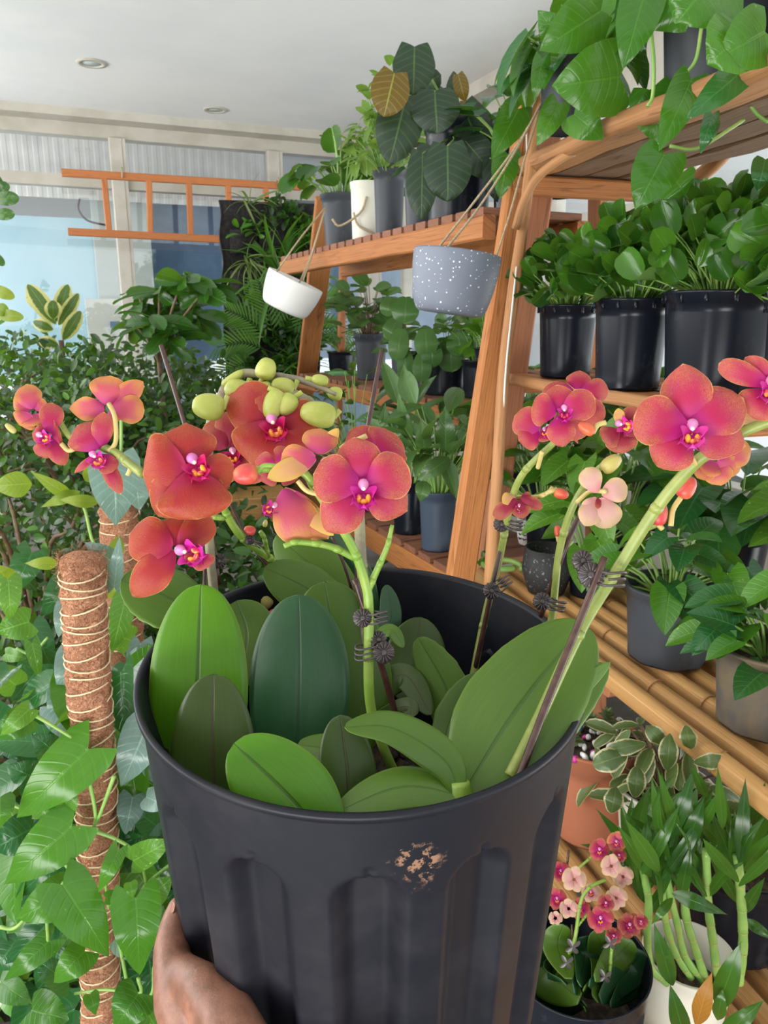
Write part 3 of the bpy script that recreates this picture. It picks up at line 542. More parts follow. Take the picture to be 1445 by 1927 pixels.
# ---- middle shelf of the near rack: baby rubber plants
z = 1.375+.002
specs = [(1062, 712, 104, .155, 'baby rubber plant in the slimmest black pot, leftmost on the branch shelf', 'peperomia'),
         (1178, 735, 132, .16, 'baby rubber plant in the middle black pot of the branch shelf', ''),
         (1342, 752, 208, .168, 'baby rubber plant in the widest black pot, behind the big right flower', ''),
         (1492, 790, 130, .15, 'baby rubber plant in a black pot cut by the right edge', '')]
for i, (px, py, wp, h, lab, _) in enumerate(specs):
    c, r = potat(px, py, z, wp)
    plant('potted_peperomia', lab, 'potted plant', c, r, r*.86, h, 'blk', 'pep', 'pep', [130, 160, 230, 130][i], r*1.55, (.02, [.155, .165, .175, .16][i]), (.038, .058), holes=1, group='baby rubber plants on the branch shelf', stem=.0016, dome=.5, jit=.65, nb=(-.35, -.75, .35), lift=.75, fill=.6)
for px, py, wp in [(1100, 640, 60)]:
    c, r = potat(985, 700, z, 60); c = c+near.d*.5-near.n*.12
    plant('potted_seedling', 'small plant in a low black pot behind the branch pole, by the bright window', 'potted plant', c, .035, .03, .04, 'blk', 'shrubb', 'oval', 9, .05, (.03, .12), (.03, .05), stem=.001)
# ---- bamboo shelf pots
z = .922
c, r = potat(1250, 1262, z, 160)
def pothosplant(lab, c, r, h, pm, n, rad, hh, ll, lm='pothosd', lm2='pothos', n2=0, name='potted_pothos', **k):
    return plant(name, lab, 'potted plant', c, r, r*.84, h, pm, lm, 'heart', n, rad, hh, ll, lm2=lm2 if n2 else None, n2=n2, stem=.0022, dome=.5, **k)
pothosplant('trailing pothos in a clean slate grey pot on the bamboo shelf', c, r*1.03, .135, 'grey', 26, .12, (.0, .12), (.05, .085), n2=16, droop=.5, face=.9, foot=1)
c, r = potat(1412, 1398, z, 190)
pothosplant('pothos in a mud stained grey pot at the right edge of the bamboo shelf', c+A(.012, 0, 0), r, .125, 'dirty', 24, .10, (.0, .12), (.045, .075), n2=16, droop=.4, face=.9, foot=1)
c, r = potat(1190, 1130, z, 70)
pothosplant('dark glossy philodendron in a black pot behind the slate grey pot', A(.78, 1.62, z), .07, .13, 'blk', 26, .17, (.05, .22), (.10, .16), lm='pothosd', n2=0, droop=.3, face=.7, name='potted_philodendron')
pothosplant('large leaved green philodendron at the right edge behind the pothos pots', A(.90, 1.36, z), .07, .13, 'blk', 22, .17, (.04, .22), (.09, .14), lm='pothosd', lm2='pothosb', n2=10, droop=.3, face=.7, name='potted_philodendron')
c = atz(1105, 1135, z)
pothosplant('light marbled pothos with broad pale leaves beside the branch pole', A(c[0]+.02, c[1]+.06, z), .05, .10, 'blk', 14, .10, (.0, .16), (.07, .10), lm='pothosb', n2=0, droop=.4, face=1.2)
pothosplant('light marbled pothos behind the peach flower on the bamboo shelf', A(c[0]+.12, c[1]+.22, z), .06, .12, 'blk', 22, .15, (.08, .26), (.08, .12), lm='pothosb', lm2='pothos', n2=10, droop=.4, face=1.2)
pothosplant('grassy spider plant between the pothos pots behind the left flower spike', A(c[0]-.02, c[1]+.35, z), .05, .11, 'blk', 22, .15, (.04, .22), (.06, .09), lm='shrubb', lm2='pothos', n2=20, name='potted_foliage_plant')
pothosplant('dark leafy plant in a black pot at the back of the bamboo shelf', A(c[0]+.02, c[1]+.75, z), .07, .14, 'blk', 40, .2, (.05, .34), (.06, .10), lm='shrub', lm2='shrubb', n2=30, name='potted_foliage_plant')
pothosplant('dark leafy plant in a shaded pot under the branch shelf', A(c[0]+.36, c[1]+.62, z), .08, .14, 'blk', 50, .24, (.05, .36), (.07, .11), lm='ficus', lm2='shrub', n2=30, name='potted_foliage_plant')
# patterned white ceramic pot and stones, bamboo coil
c = atz(996, 1022, z); t = thing('patterned_pot', c, 'small white ceramic pot with dark slots and chevrons behind the clipped stems', 'pot')
m = MB(); lathe(m, [(.001, 0), (.028, 0), (.033, .02), (.035, .07), (.032, .07), (.03, .02)], c, n=24); m.build('pot_body', M['white'], t)
m = MB(); fd = nz(-A(c[0], c[1], 0)); sd = np.cross(fd, [0, 0, 1])
for k in range(5):
    a = (k-2)*.42; o = fd*math.cos(a)+sd*math.sin(a); s2 = np.cross(o, [0, 0, 1]); q = c+o*.0345+A(0, 0, .05); beam(m, q-A(0, 0, .009), q+A(0, 0, .009), .005, .002, up=o)
    for dz in (.016, .028):
        q = c+o*.034+A(0, 0, dz); beam(m, q-s2*.005+A(0, 0, .004), q, .0022, .0022, up=o); beam(m, q, q+s2*.005+A(0, 0, .004), .0022, .0022, up=o)
m.build('dark_pattern', M['felt'], t)
for k, (px, py, s_) in enumerate([(1018, 985, .016), (1032, 992, .012), (1008, 990, .010)]):
    q = atz(px, py+34, z)+A(0, .03, .03); m = MB(); ell(m, q, (1, .1*k, .1), s_, s_*.6); tag(m.build('pebble', M['white']), ['largest white pebble beside the patterned ceramic pot', 'right hand white pebble beside the patterned ceramic pot', 'smallest white pebble beside the patterned ceramic pot'][k], 'pebble', 'white pebbles on the bamboo shelf')
c = atz(945, 1082, z); m = MB(); tube(m, [c+A(math.cos(a)*.045, math.sin(a)*.045, .02+a*.002) for a in np.linspace(-.4, 5.2, 24)], .007, 8, 50); o = m.build('lucky_bamboo', M['stem']); tag(o, 'green lucky bamboo stem bent into a ring beside the branch pole', 'plant stem')
m = MB(); q = c+A(-.05, 0, .03)
for k in range(12): put(m, TP['small'], q+rv(.012), rv(1), LIGHT, .022)
m.build('foliage', M['shrubb'], o)
c = atz(985, 1130, z); t = thing('black_stone_pot', c, 'rough black speckled pot on the bamboo shelf under the marbled leaves', 'pot'); m = MB(); lathe(m, [(.001, 0), (.04, 0), (.055, .05), (.05, .1), (.046, .1), (.045, .05)], c+A(.06, .06, 0), n=24); m.build('pot_body', plain('black_lava', (.015, .015, .015), .7, (.2, .2, .2), 160, .6, lo=.6, hi=.68), t)
# ---- top shelf of the near rack: pothos
z = 1.84+.016
tpots = [(1110, .36, 1.62, .06, .12, 'grey', 'golden pothos in a dark pot at the left end of the top shelf'), (1310, .56, 1.42, .095, .16, 'grey', 'golden pothos in a wide grey pot in the middle of the top shelf'), (1430, .72, 1.34, .09, .15, 'blk', 'golden pothos in a black pot at the right end of the top shelf')]
for i, (px, x, y, r, h, pm, lab) in enumerate(tpots):
    t = pothosplant(lab, A(x, y, z), r, h, pm, [16, 26, 22][i], [.10, .15, .15][i], (.0, [.13, .17, .17][i]), (.08, .13), lm='pothos', lm2='pothosd', n2=[10, 16, 16][i], droop=.7, face=.5, group='golden pothos on the top shelf')
    tpots[i] = t
def pl(mb, px, py, Y, tx, ty, TY, hw, kind='heart', nrm=None, cup=.12, fold=.12, droop=.02, rnd=None, wave=.05, nt=12, ns=8, mid=None):
    b, t = at(px, py, Y), at(tx, ty, TY); n = nz(-ray((px+tx)/2, (py+ty)/2)) if nrm is None else nz(nrm)
    mm = (b+t)/2+n*droop if mid is None else mid
    leafsurf(mb, [b, (b*.6+mm*.9)/1.5 if 0 else mm, t], n, hw, kind, cup=-cup, fold=fold, wave=wave, nt=nt, ns=ns, rnd=rnd)
def leaves(par, mat, specs, kind='heart', name='leaf', one=True, **k):
    m = MB()
    for s_ in specs:
        px, py, tx, ty, w, Y = s_[:6]; TY = s_[6] if len(s_) > 6 else Y-.02
        pl(m, px, py, Y, tx, ty, TY, w/2*Y*1.0/F, kind, nrm=s_[7] if len(s_) > 7 else None, **k)
    return m.build('foliage', mat, par)
leaves(tpots[0], M['pothos'], [(1165, 145, 1038, 162, 118, 1.42), (1130, 20, 1015, 95, 90, 1.45), (1060, 80, 1012, 20, 55, 1.5), (1050, 195, 1010, 275, 45, 1.5), (1080, 215, 1135, 262, 60, 1.48), (1020, 110, 1005, 190, 30, 1.5), (1225, 170, 1240, 275, 75, 1.4), (1240, 200, 1190, 215, 60, 1.42)])
leaves(tpots[1], M['pothos'], [(1215, -20, 1172, 130, 75, 1.28), (1240, -30, 1290, 60, 110, 1.3), (1340, -40, 1270, 45, 150, 1.15), (1300, 150, 1240, 285, 60, 1.25, 1.2), (1390, 70, 1330, 122, 110, 1.1), (1440, 60, 1350, 110, 100, 1.1), (1250, 290, 1195, 395, 85, 1.2), (1270, 340, 1290, 365, 70, 1.25)])
leaves(tpots[2], M['pothosd'], [(1400, 130, 1290, 225, 55, 1.15), (1340, 215, 1318, 290, 26, 1.15), (1345, 230, 1330, 275, 20, 1.15), (1440, 300, 1425, 360, 40, 1.1)])
sm = MB()
for pts in [[(1225, 60), (1230, 120), (1228, 180), (1218, 200)], [(1320, 50), (1310, 110), (1290, 140)], [(1385, 120), (1390, 160), (1420, 210), (1445, 230)], [(1260, 275), (1310, 280), (1370, 245), (1400, 225)], [(1240, 270), (1235, 285), (1225, 300)]]:
    tube(sm, [at(x, y, 1.28) for x, y in pts], .003, 6, 16)
sm.build('stems', M['stem'], tpots[1])
# ---- trailing leaf on left post
lp = MB(); 
for s_ in [(975, 205, 925, 300, 55, 1.75), (1000, 90, 985, 190, 20, 1.75), (955, 290, 940, 375, 50, 1.8), (995, 140, 960, 215, 35, 1.8)]: pl(lp, s_[0], s_[1], s_[5], s_[2], s_[3], s_[5]-.03, s_[4]/2*s_[5]/F)
lp.build('foliage', M['pothos'], tpots[0])
# ---- far rack, top shelf
z = 1.735+.018
def fpot(px, py, zz, wp): return potat(px, py, zz, wp)
FW1 = []
c, r = fpot(642, 470, z, 70)
plant('potted_peperomia', 'round leaved plant in a dark pot at the far left end of the upper shelf', 'potted plant', c, r, r*.8, .2, 'grey', 'ficus', 'round', 34, .17, (.02, .28), (.07, .11), stem=.003, droop=.5, face=.4)
c, r = fpot(690, 458, z, 52)
t = thing('hanging_pot', c, 'pale cream hanging pot with brown strings standing on the upper shelf', 'pot'); pot(t, c, r*1.1, r, .2, M['cream'], 'pot_body', lip=.003)
m = MB(); 
for pts in [[(690, 370), (678, 400), (640, 425), (625, 412)], [(665, 400), (675, 425), (705, 440)]]: tube(m, [at(x, y, c[1]-r-.01) for x, y in pts], .004, 5, 12)
m.build('string', M['rope'], t)
c, r = fpot(732, 448, z, 56)
t = plant('potted_lime_plant', 'airy lime green plant rising from a slim dark pot on the upper shelf', 'potted plant', c, r, r*.85, .21, 'grey', 'lime', 'hearts', 150, .13, (.02, .36), (.03, .05), stem=.0015, droop=.2, face=.6, dome=.8)
m = MB(); 
for x, y in [(680, 200), (700, 205), (697, 215), (672, 240), (665, 258), (655, 265), (690, 265), (650, 280), (705, 225), (712, 240), (685, 300), (700, 320), (670, 310), (720, 300)]:
    put(m, TP['hearts'], at(x, y, c[1]-.05), A(R.gauss(0, 1), -.5, R.gauss(0, .6)), LIGHT+rv(.3), .055)
m.build('foliage', M['lime'], t)
c, r = fpot(790, 430, z, 60)
t = thing('potted_philodendron', c, 'small dark plant in a grey pot between the slim pot and the big black pot', 'potted plant'); pot(t, c, r, r*.85, .16, M['grey'])
m = MB(); foliage(m, None, c+A(0, 0, .15), 10, .07, 0, .1, .06, .09, 'heart'); m.build('foliage', M['velvet'], t)
c, r = fpot(862, 410, z, 128); YB = c[1]
t = thing('potted_velvet_philodendron', c, 'large dark velvet leaved philodendron in a big black pot on the upper shelf', 'potted plant'); pot(t, c, r, r*.85, .24, M['blk'])
vl = [(780, 88, 777, 180, 72, YB-.10), (765, 182, 732, 308, 80, YB-.15), (818, 172, 822, 252, 84, YB-.15), (842, 275, 842, 380, 84, YB-.25), (795, 290, 792, 415, 56, YB-.24), (872, 200, 915, 305, 66, YB-.08), (870, 260, 935, 335, 60, YB-.1), (860, 140, 845, 200, 26, YB), (822, 158, 795, 195, 44, YB+.1), (925, 300, 948, 385, 46, YB-.15), (812, 275, 808, 360, 64, YB-.2), (805, 155, 830, 140, 34, YB)]
leaves(t, M['velvet'], vl, 'velvet', cup=.18, wave=.06, ns=8)
leaves(t, M['bronze'], [(742, 138, 722, 220, 66, YB-.2), (862, 140, 875, 190, 26, YB-.05), (872, 190, 880, 225, 18, YB-.05)], 'velvet')
m = MB()
for s_ in vl[:10]: tube(m, [c+A(R.uniform(-.03, .03), 0, .22), (c+A(0, 0, .22)+at(s_[0], s_[1], s_[5]+.03))/2, at(s_[0], s_[1], s_[5]+.01)], .0024, 6, 10)
m.build('stems', M['stem'], t)
c2 = c-far.d*.16+A(.06, 0, 0)
pothosplant('pothos in a dark pot at the right end of the upper shelf, by the post', c2, .06, .15, 'blk', 16, .12, (.05, .2), (.07, .11), lm='pothosd', lm2='pothos', n2=8)
# ---- far rack, middle shelf
z = 1.215+.018
c, r = fpot(645, 698, z, 54); plant('potted_begonia', 'small mottled plant in a short dark pot on a patch of artificial grass', 'potted plant', c, r, r*.9, .10, 'blk', 'pilea', 'oval', 40, .12, (0, .16), (.05, .08), stem=.002)
m = MB(); a_, b_ = atz(620, 700, z), atz(700, 712, z); box(m, ((a_+b_)/2)+A(0, .06, .006), (.22, .2, .012), .3); tag(m.build('artificial_grass_mat', M['grass']), 'patch of bright green artificial grass under the short dark pot', 'mat')
c, r = fpot(698, 716, z, 58); plant('potted_watermelon_plant', 'bushy silver veined plant in a tall grey pot on the middle shelf', 'potted plant', c, r*1.02, r*.84, .205, 'grey', 'spath', 'round', 75, .17, (.02, .27), (.06, .09), stem=.002, stemm='stemb', face=.8, holes=1)
c, r = fpot(765, 738, z, 58); pp = plant('potted_pilea', 'coin leaved plant in the slim dark pot on the middle shelf', 'potted plant', c, r, r*.85, .15, 'grey', 'pilea', 'round', 10, .08, (0, .1), (.05, .07))
c, r = fpot(838, 745, z, 96); pq = plant('potted_pilea', 'coin leaved plant spilling from the wider dark pot under the speckled planter', 'potted plant', c, r, r*.88, .16, 'blk', 'pilea', 'round', 34, .13, (.0, .16), (.05, .075), droop=.4, face=.8)
YP = c[1]-r*1.3
leaves(pp, M['pilea'], [(755, 620, 745, 680, 38, YP+.05), (760, 655, 765, 718, 32, YP+.05), (748, 600, 728, 640, 34, YP+.1), (735, 560, 725, 595, 30, YP+.1)], 'round', cup=.05, fold=0)
leaves(pq, M['pilea'], [(800, 620, 803, 672, 44, YP), (795, 665, 793, 720, 36, YP), (810, 645, 815, 692, 40, YP), (862, 625, 866, 670, 48, YP), (845, 640, 850, 700, 52, YP+.03), (905, 570, 918, 632, 58, YP), (765, 560, 760, 610, 50, YP+.05), (880, 640, 905, 690, 30, YP+.05), (905, 660, 890, 730, 30, YP+.05)], 'round', cup=.05, fold=0)
c2 = c-far.d*.2; plant('potted_foliage_plant', 'leafy green plant behind the front leg at the right end of the middle shelf', 'potted plant', c2+A(.02, .05, 0), .055, .05, .13, 'blk', 'shrubb', 'round', 30, .12, (.02, .2), (.05, .08))
# ---- far rack, low shelf: peace lilies
z = .86+.018
c, r = fpot(822, 1040, z, 62); sp = plant('potted_peace_lily', 'silver green peace lily in the slate blue pot on the low shelf', 'potted plant', c, r*1.1, r*.9, .17, 'blue', 'spath', 'spath', 44, .14, (.05, .3), (.10, .17), droop=.3, lift=.8, face=.5, stem=.002)
YS = c[1]-.08
leaves(sp, M['spath'], [(838, 850, 838, 762, 40, YS), (800, 860, 792, 785, 32, YS+.03), (770, 840, 748, 735, 26, YS+.05), (845, 862, 783, 905, 34, YS-.03), (800, 905, 790, 945, 32, YS-.05), (720, 840, 725, 757, 28, YS+.1), (760, 850, 730, 800, 30, YS+.05)], 'lance', fold=.25)
c, r = fpot(768, 1008, z, 60); plant('potted_peace_lily', 'peace lily in the dark pot left of the slate blue pot', 'potted plant', c, r, r*.85, .16, 'blk', 'spath', 'spath', 34, .13, (.05, .3), (.1, .16), droop=.3, lift=.8, face=.5, stem=.002)
c, r = fpot(728, 1000, z, 50); plant('potted_shade_plant', 'dark leafy plant at the far end of the low shelf', 'potted plant', c+far.d*.25, r, r*.85, .15, 'blk', 'shrub', 'oval', 60, .18, (.05, .35), (.05, .09))
c = atz(770, 1092, .55); plant('potted_aloe', 'small spiky green plant standing below the low beam', 'potted plant', A(c[0], c[1], .5), .05, .045, .1, 'terra', 'shrubb', 'lance', 24, .06, (.03, .16), (.05, .08))
# big shaded filler plants behind the racks (floor plants)
def shrub(lab, px, py, Y, rad, h, n, lm, lm2=None, n2=0, tp='small', ll=(.03, .055), group=None, name='leafy_shrub', base=0, potr=.13, **k):
    c = at(px, py, Y); t = thing(name, A(c[0], c[1], 0), lab, 'shrub' if name == 'leafy_shrub' else 'potted plant', group)
    pot(t, A(c[0], c[1], 0), potr, potr*.8, .25, M['blk']); sm = MB(); zc = c[2]-h/2
    for m_, nn in ((lm, n), (lm2, n2)):
        if not m_: continue
        m = MB(); rr = R
        for i in range(nn):
            v = rv(1); v /= np.linalg.norm(v); s_ = rr.random()**.33
            if rr.random() < .6: s_ = rr.uniform(.75, 1.05)
            p = A(c[0], c[1], c[2])+v*A(rad, rad, h/2)*s_*(1+.18*math.sin(v[0]*7+v[2]*9))
            d = nz(v*.5+rv(.6)+A(0, 0, -.1)); put(m, TP[tp], p, d, nz(LIGHT+rv(.5)), rr.uniform(*ll))
        m.build('foliage', M[m_], t)
    for i in range(k.get('ns', 14)):
        th = rr.random()*2*PI; q = A(c[0], c[1], c[2])+A(math.cos(th)*rad*.6, math.sin(th)*rad*.6, rr.uniform(-.3, .4)*h); tube(sm, [A(c[0], c[1], .22), A(c[0], c[1], max(.3, c[2]-h/2)), (q+A(c[0], c[1], c[2]))/2, q], [.01, .008, .006, .003], 5, 12)
    sm.build('stems', M['stemb'], t); return t
# ---------------------------------------------------------------- left side shrubs
sg = 'dense green shrubs along the left'
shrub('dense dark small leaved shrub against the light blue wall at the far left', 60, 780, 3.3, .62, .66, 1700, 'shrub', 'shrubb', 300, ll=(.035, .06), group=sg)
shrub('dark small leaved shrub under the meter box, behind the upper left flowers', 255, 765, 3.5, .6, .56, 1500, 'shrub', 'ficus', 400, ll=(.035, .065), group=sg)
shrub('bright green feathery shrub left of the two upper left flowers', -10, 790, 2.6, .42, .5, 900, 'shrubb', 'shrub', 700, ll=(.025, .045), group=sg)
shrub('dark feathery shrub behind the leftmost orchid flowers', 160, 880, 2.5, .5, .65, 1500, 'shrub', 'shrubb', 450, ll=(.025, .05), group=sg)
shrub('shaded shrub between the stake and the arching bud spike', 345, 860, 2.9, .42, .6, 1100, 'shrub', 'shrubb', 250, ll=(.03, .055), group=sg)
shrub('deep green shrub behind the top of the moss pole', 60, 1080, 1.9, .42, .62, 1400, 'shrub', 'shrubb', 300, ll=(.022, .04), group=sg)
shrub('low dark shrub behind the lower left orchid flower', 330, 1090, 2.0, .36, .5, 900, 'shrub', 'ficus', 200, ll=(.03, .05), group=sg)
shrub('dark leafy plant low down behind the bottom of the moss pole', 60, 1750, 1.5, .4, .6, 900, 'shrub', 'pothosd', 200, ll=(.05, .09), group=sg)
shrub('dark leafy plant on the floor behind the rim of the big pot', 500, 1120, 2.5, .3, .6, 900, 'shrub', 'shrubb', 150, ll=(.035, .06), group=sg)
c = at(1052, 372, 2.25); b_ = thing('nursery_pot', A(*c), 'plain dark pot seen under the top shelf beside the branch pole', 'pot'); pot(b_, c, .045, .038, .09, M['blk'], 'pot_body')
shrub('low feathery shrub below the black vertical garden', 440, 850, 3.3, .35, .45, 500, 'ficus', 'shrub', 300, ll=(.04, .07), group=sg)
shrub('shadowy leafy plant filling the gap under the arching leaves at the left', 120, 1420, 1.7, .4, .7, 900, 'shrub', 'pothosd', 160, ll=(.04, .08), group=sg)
# glossy rubber tree
c = at(300, 600, 2.9); t = thing('rubber_tree', A(c[0], c[1], 0), 'young glossy leaved tree standing in front of the dark blue panel', 'tree'); pot(t, A(c[0], c[1], 0), .15, .12, .25, M['blk'])
sm = MB(); tips = [(345, 520), (300, 545), (385, 545), (262, 560), (330, 580), (285, 600), (370, 600), (250, 610), (320, 630)]; top = at(300, 680, 2.9)
tube(sm, [A(c[0], c[1], .2), A(c[0], c[1], .8), top], [.014, .012, .01], 6, 10); m = MB()
for x, y in tips:
    q = at(x, y, 2.9+R.uniform(-.15, .15)); tube(sm, [top, (top+q)/2+A(0, 0, .02), q], [.008, .005, .004], 5, 8, cap=False)
    for i in range(11):
        a = i*2.4; d = nz(A(math.cos(a), math.sin(a)*.7, R.uniform(-.75, .35))); put(m, TP['ficus'], q+A(0, 0, R.uniform(-.03, .02)), d, nz(LIGHT+rv(.35)), R.uniform(.10, .15))
m.build('foliage', M['ficus'], t); sm.build('trunk', M['stemb'], t)
# variegated rubber plant
c = at(115, 640, 3.6); t = thing('variegated_rubber_plant', A(c[0], c[1], 0), 'yellow edged rubber plant rising against the light blue wall', 'potted plant'); pot(t, A(c[0], c[1], 0), .15, .12, .25, M['blk']); sm = MB(); tube(sm, [A(c[0], c[1], .2), c], .012, 6, 8); sm.build('trunk', M['stemb'], t)
leaves(t, M['ficusv'], [(105, 610, 52, 535, 34, 3.6), (105, 605, 128, 535, 30, 3.6), (110, 612, 148, 552, 24, 3.6), (100, 620, 62, 605, 24, 3.6), (118, 640, 152, 585, 28, 3.55), (100, 600, 100, 565, 30, 3.5), (110, 650, 72, 640, 24, 3.55), (85, 585, 50, 550, 26, 3.65)], 'oval')
# leaves entering at the far left edge
c = at(-60, 600, 2.4); t = thing('fiddle_leaf_tree', A(c[0], c[1], 0), 'tree cut by the left edge with a few leaves showing above the shrubs', 'tree'); pot(t, A(c[0], c[1], 0), .14, .12, .25, M['blk'])
sm = MB(); tube(sm, [A(c[0], c[1], .2), at(-50, 700, 2.4), at(-30, 450, 2.4), at(-15, 350, 2.4)], [.014, .012, .009, .006], 6, 16); sm.build('trunk', M['stemb'], t)
leaves(t, M['ficus'], [(-20, 360, 18, 348, 20, 2.4), (-20, 375, 36, 372, 24, 2.4), (-20, 405, 28, 402, 20, 2.4), (-15, 345, 5, 340, 24, 2.4), (-20, 470, 8, 500, 16, 2.4)], 'fiddle')
leaves(t, M['yel'], [(-20, 540, 28, 560, 22, 2.4), (-15, 590, 45, 597, 22, 2.4), (-10, 575, 15, 590, 24, 2.4)], 'oval')
# ---------------------------------------------------------------- black vertical garden
YV = 4.35; VP = at(500, 500, YV); VP[2] = 0; vt = thing('vertical_garden', at(500, 700, YV), 'black felt vertical garden panel hanging in front of the back window, planted with foliage', 'vertical garden')
V_ = lambda x, y, o=0: onpl(x, y, VP+WN*o, WN)
cs = [V_(412, 376), V_(612, 385), V_(600, 720), V_(428, 722)]; m = MB(); V = []; n = 24; rr = random.Random(5)
for o in (0, -.02):
    for i in range(n+1):
        for j in range(n+1):
            a, b = i/n, j/n; p = (cs[0]*(1-a)+cs[1]*a)*(1-b)+(cs[3]*(1-a)+cs[2]*a)*b; V.append(p+WN*(o+.012*math.sin(a*9+b*7)+.01*math.sin(b*22))+WD*.006*math.sin(b*25)*(1-a))
c1 = n+1; Q = [(i*c1+j, i*c1+j+1, (i+1)*c1+j+1, (i+1)*c1+j) for i in range(n) for j in range(n)]; k0 = c1*c1
Q += [tuple(x+k0 for x in q[::-1]) for q in Q]; Q += [(i, i+1, i+1+k0, i+k0) for i in range(n)]+[(n*c1+i+1, n*c1+i, n*c1+i+k0, n*c1+i+1+k0) for i in range(n)]+[((i+1)*c1, i*c1, i*c1+k0, (i+1)*c1+k0) for i in range(n)]+[(i*c1+n, (i+1)*c1+n, (i+1)*c1+n+k0, i*c1+n+k0) for i in range(n)]
m.add(V, Q); m.build('felt_panel', M['felt'], vt)
for r_ in range(4):
    for q_ in range(3):
        x0 = 432+q_*56; y0 = 432+r_*78; m = MB(); V = []
        for i in range(9):
            a = i/8; bul = math.sin(a*PI)*.05; V += [V_(x0+a*52, y0, .01+bul), V_(x0+a*52, y0+44, .01+bul*.4)]
        m.add(V, [(i*2, i*2+1, i*2+3, i*2+2) for i in range(8)]); m.build('pocket', M['felt'], vt)
def tuft(x, y, n, spread, ll, tp, mat, up=.3, o=.06, dirx=None):
    m = MB(); 
    for i in range(n):
        q = V_(x+R.uniform(-spread, spread), y+R.uniform(-spread, spread)*.8, o+R.uniform(-.03, .05)); d = nz(WD*R.gauss(0, .8)+WN*R.uniform(.1, .7)+A(0, 0, R.gauss(up, .5))); put(m, TP[tp], q, d, nz(LIGHT+rv(.4)), R.uniform(*ll))
    m.build('foliage', M[mat], vt)
tuft(535, 402, 110, 36, (.035, .06), 'small', 'shrub'); tuft(585, 430, 160, 26, (.035, .06), 'small', 'shrubb', -.2); tuft(575, 490, 120, 25, (.035, .06), 'small', 'shrub', -.2)
tuft(458, 435, 9, 10, (.06, .09), 'oval', 'pothos', .6); tuft(480, 440, 8, 8, (.05, .08), 'oval', 'shrubb', .6)
tuft(470, 385, 12, 12, (.12, .2), 'strap', 'spider', .2); tuft(470, 490, 26, 14, (.12, .2), 'strap', 'spider', -.1); tuft(500, 480, 10, 8, (.12, .2), 'strap', 'palm', .5)
tuft(532, 520, 26, 8, (.25, .42), 'strap', 'palm', 1.2); tuft(478, 565, 70, 18, (.035, .06), 'small', 'shrubb', .2); tuft(510, 625, 90, 30, (.04, .07), 'small', 'shrub', .1)
tuft(480, 695, 90, 26, (.04, .08), 'small', 'shrub', .1); tuft(570, 640, 150, 28, (.04, .08), 'small', 'shrub', .1); tuft(560, 690, 40, 30, (.15, .25), 'strap', 'palm', .4); tuft(548, 700, 60, 40, (.05, .09), 'oval', 'ficus', .3)
m = MB(); rr = random.Random(9)
for (x, y, dx, dz, L_) in [(520, 660, -.7, .75, .42), (520, 660, -.25, 1, .46), (522, 660, .35, .95, .42), (525, 665, .85, .6, .4), (515, 665, -.95, .35, .36), (560, 610, .6, .7, .3), (565, 640, .9, .3, .3), (500, 690, -.9, .1, .3)]:
    b = V_(x, y, .08); d = nz(WD*dx+A(0, 0, dz)+WN*.25); pts = [b, b+d*L_*.5, b+d*L_+A(0, 0, -.08)]; P = cat(pts, 18)
    for i in range(4, 18):
        for s_ in (-1, 1): T_ = nz(P[i]-P[i-1]); sd_ = nz(np.cross(T_, WN))*s_; put(m, TP['frond'], P[i], nz(T_*.9+sd_*.8+A(0, 0, -.1)), nz(WN+LIGHT*.5), .17*(1-.45*i/18))
    tube(m, P, .0025, 4, cap=False)
m.build('palm_fronds', M['palm'], vt)
m = MB(); [put(m, TP['small'], V_(x, y, .1), rv(1), LIGHT, .05) for x, y in [(545, 497), (548, 503), (541, 500), (566, 598), (570, 603)]]; m.build('red_flowers', M['ppink'], vt)
# ---------------------------------------------------------------- hanging planters
def rope(par, pts, r=.0022): m = MB(); tube(m, pts, r, 6, 20); m.build('rope', M['rope'], par)
def bowlp(name, lab, cpx, cpy, Y, R0, H, ax, mat, ropes, rr_=.0022):
    c = at(cpx, cpy, Y); ax = nz(ax); t = thing(name, c, lab, 'hanging planter'); m = MB()
    pr = [(.001, 0), (R0*.72, 0), (R0*.78, .004)]+[(R0*(.78+.22*math.sin(PI/2*k/8)**.8), H*k/8) for k in range(1, 9)]
    lathe(m, pr+[(R0*.985, H+.003), (R0*.95, H), (R0*.8, H*.4), (.001, H*.3)], c, ax, 48); m.build('bowl', mat, t)
    for p, q in ropes: 
        m2 = [np.asarray(x) for x in q]; rope(t, m2, rr_)
    return t
Yg = 1.50; gx = nz((-.03, -.10, 1))
g_hook = at(1024, 185, 1.72)
bowlp('hanging_planter', 'speckled grey bowl planter hanging on twine beside the near post', 845, 590, Yg, .083, .108, A(.13, .02, 1), M['speck'],
      [(0, [at(811, 484, Yg), at(900, 370, Yg+.08), at(975, 270, Yg+.15), g_hook]), (0, [at(832, 478, Yg-.06), at(905, 385, Yg+.05), at(975, 275, Yg+.14), g_hook]), (0, [at(928, 500, Yg), at(960, 400, Yg+.06), at(990, 290, Yg+.15), g_hook])])
t = thing('twine_knot', at(1028, 183, 1.66), 'knotted pale twine tied round the top of the near post', 'twine'); m = MB()
kk = at(1026, 178, 1.66); ell(m, kk, (0, 0, 1), .012, .011); ell(m, kk+A(.004, 0, -.01), (1, 0, 0), .01, .008)
for pts in [[(1026, 178), (1045, 100), (1062, 40)], [(1030, 178), (1068, 90), (1075, 50)], [(1028, 180), (1040, 200), (1068, 210)], [(1026, 182), (1036, 196), (1050, 205)], [(1078, 140), (1084, 60), (1086, 20)]]: tube(m, [at(x, y, 1.66) for x, y in pts], .0035, 6, 12)
m.build('cord', M['rope'], t)
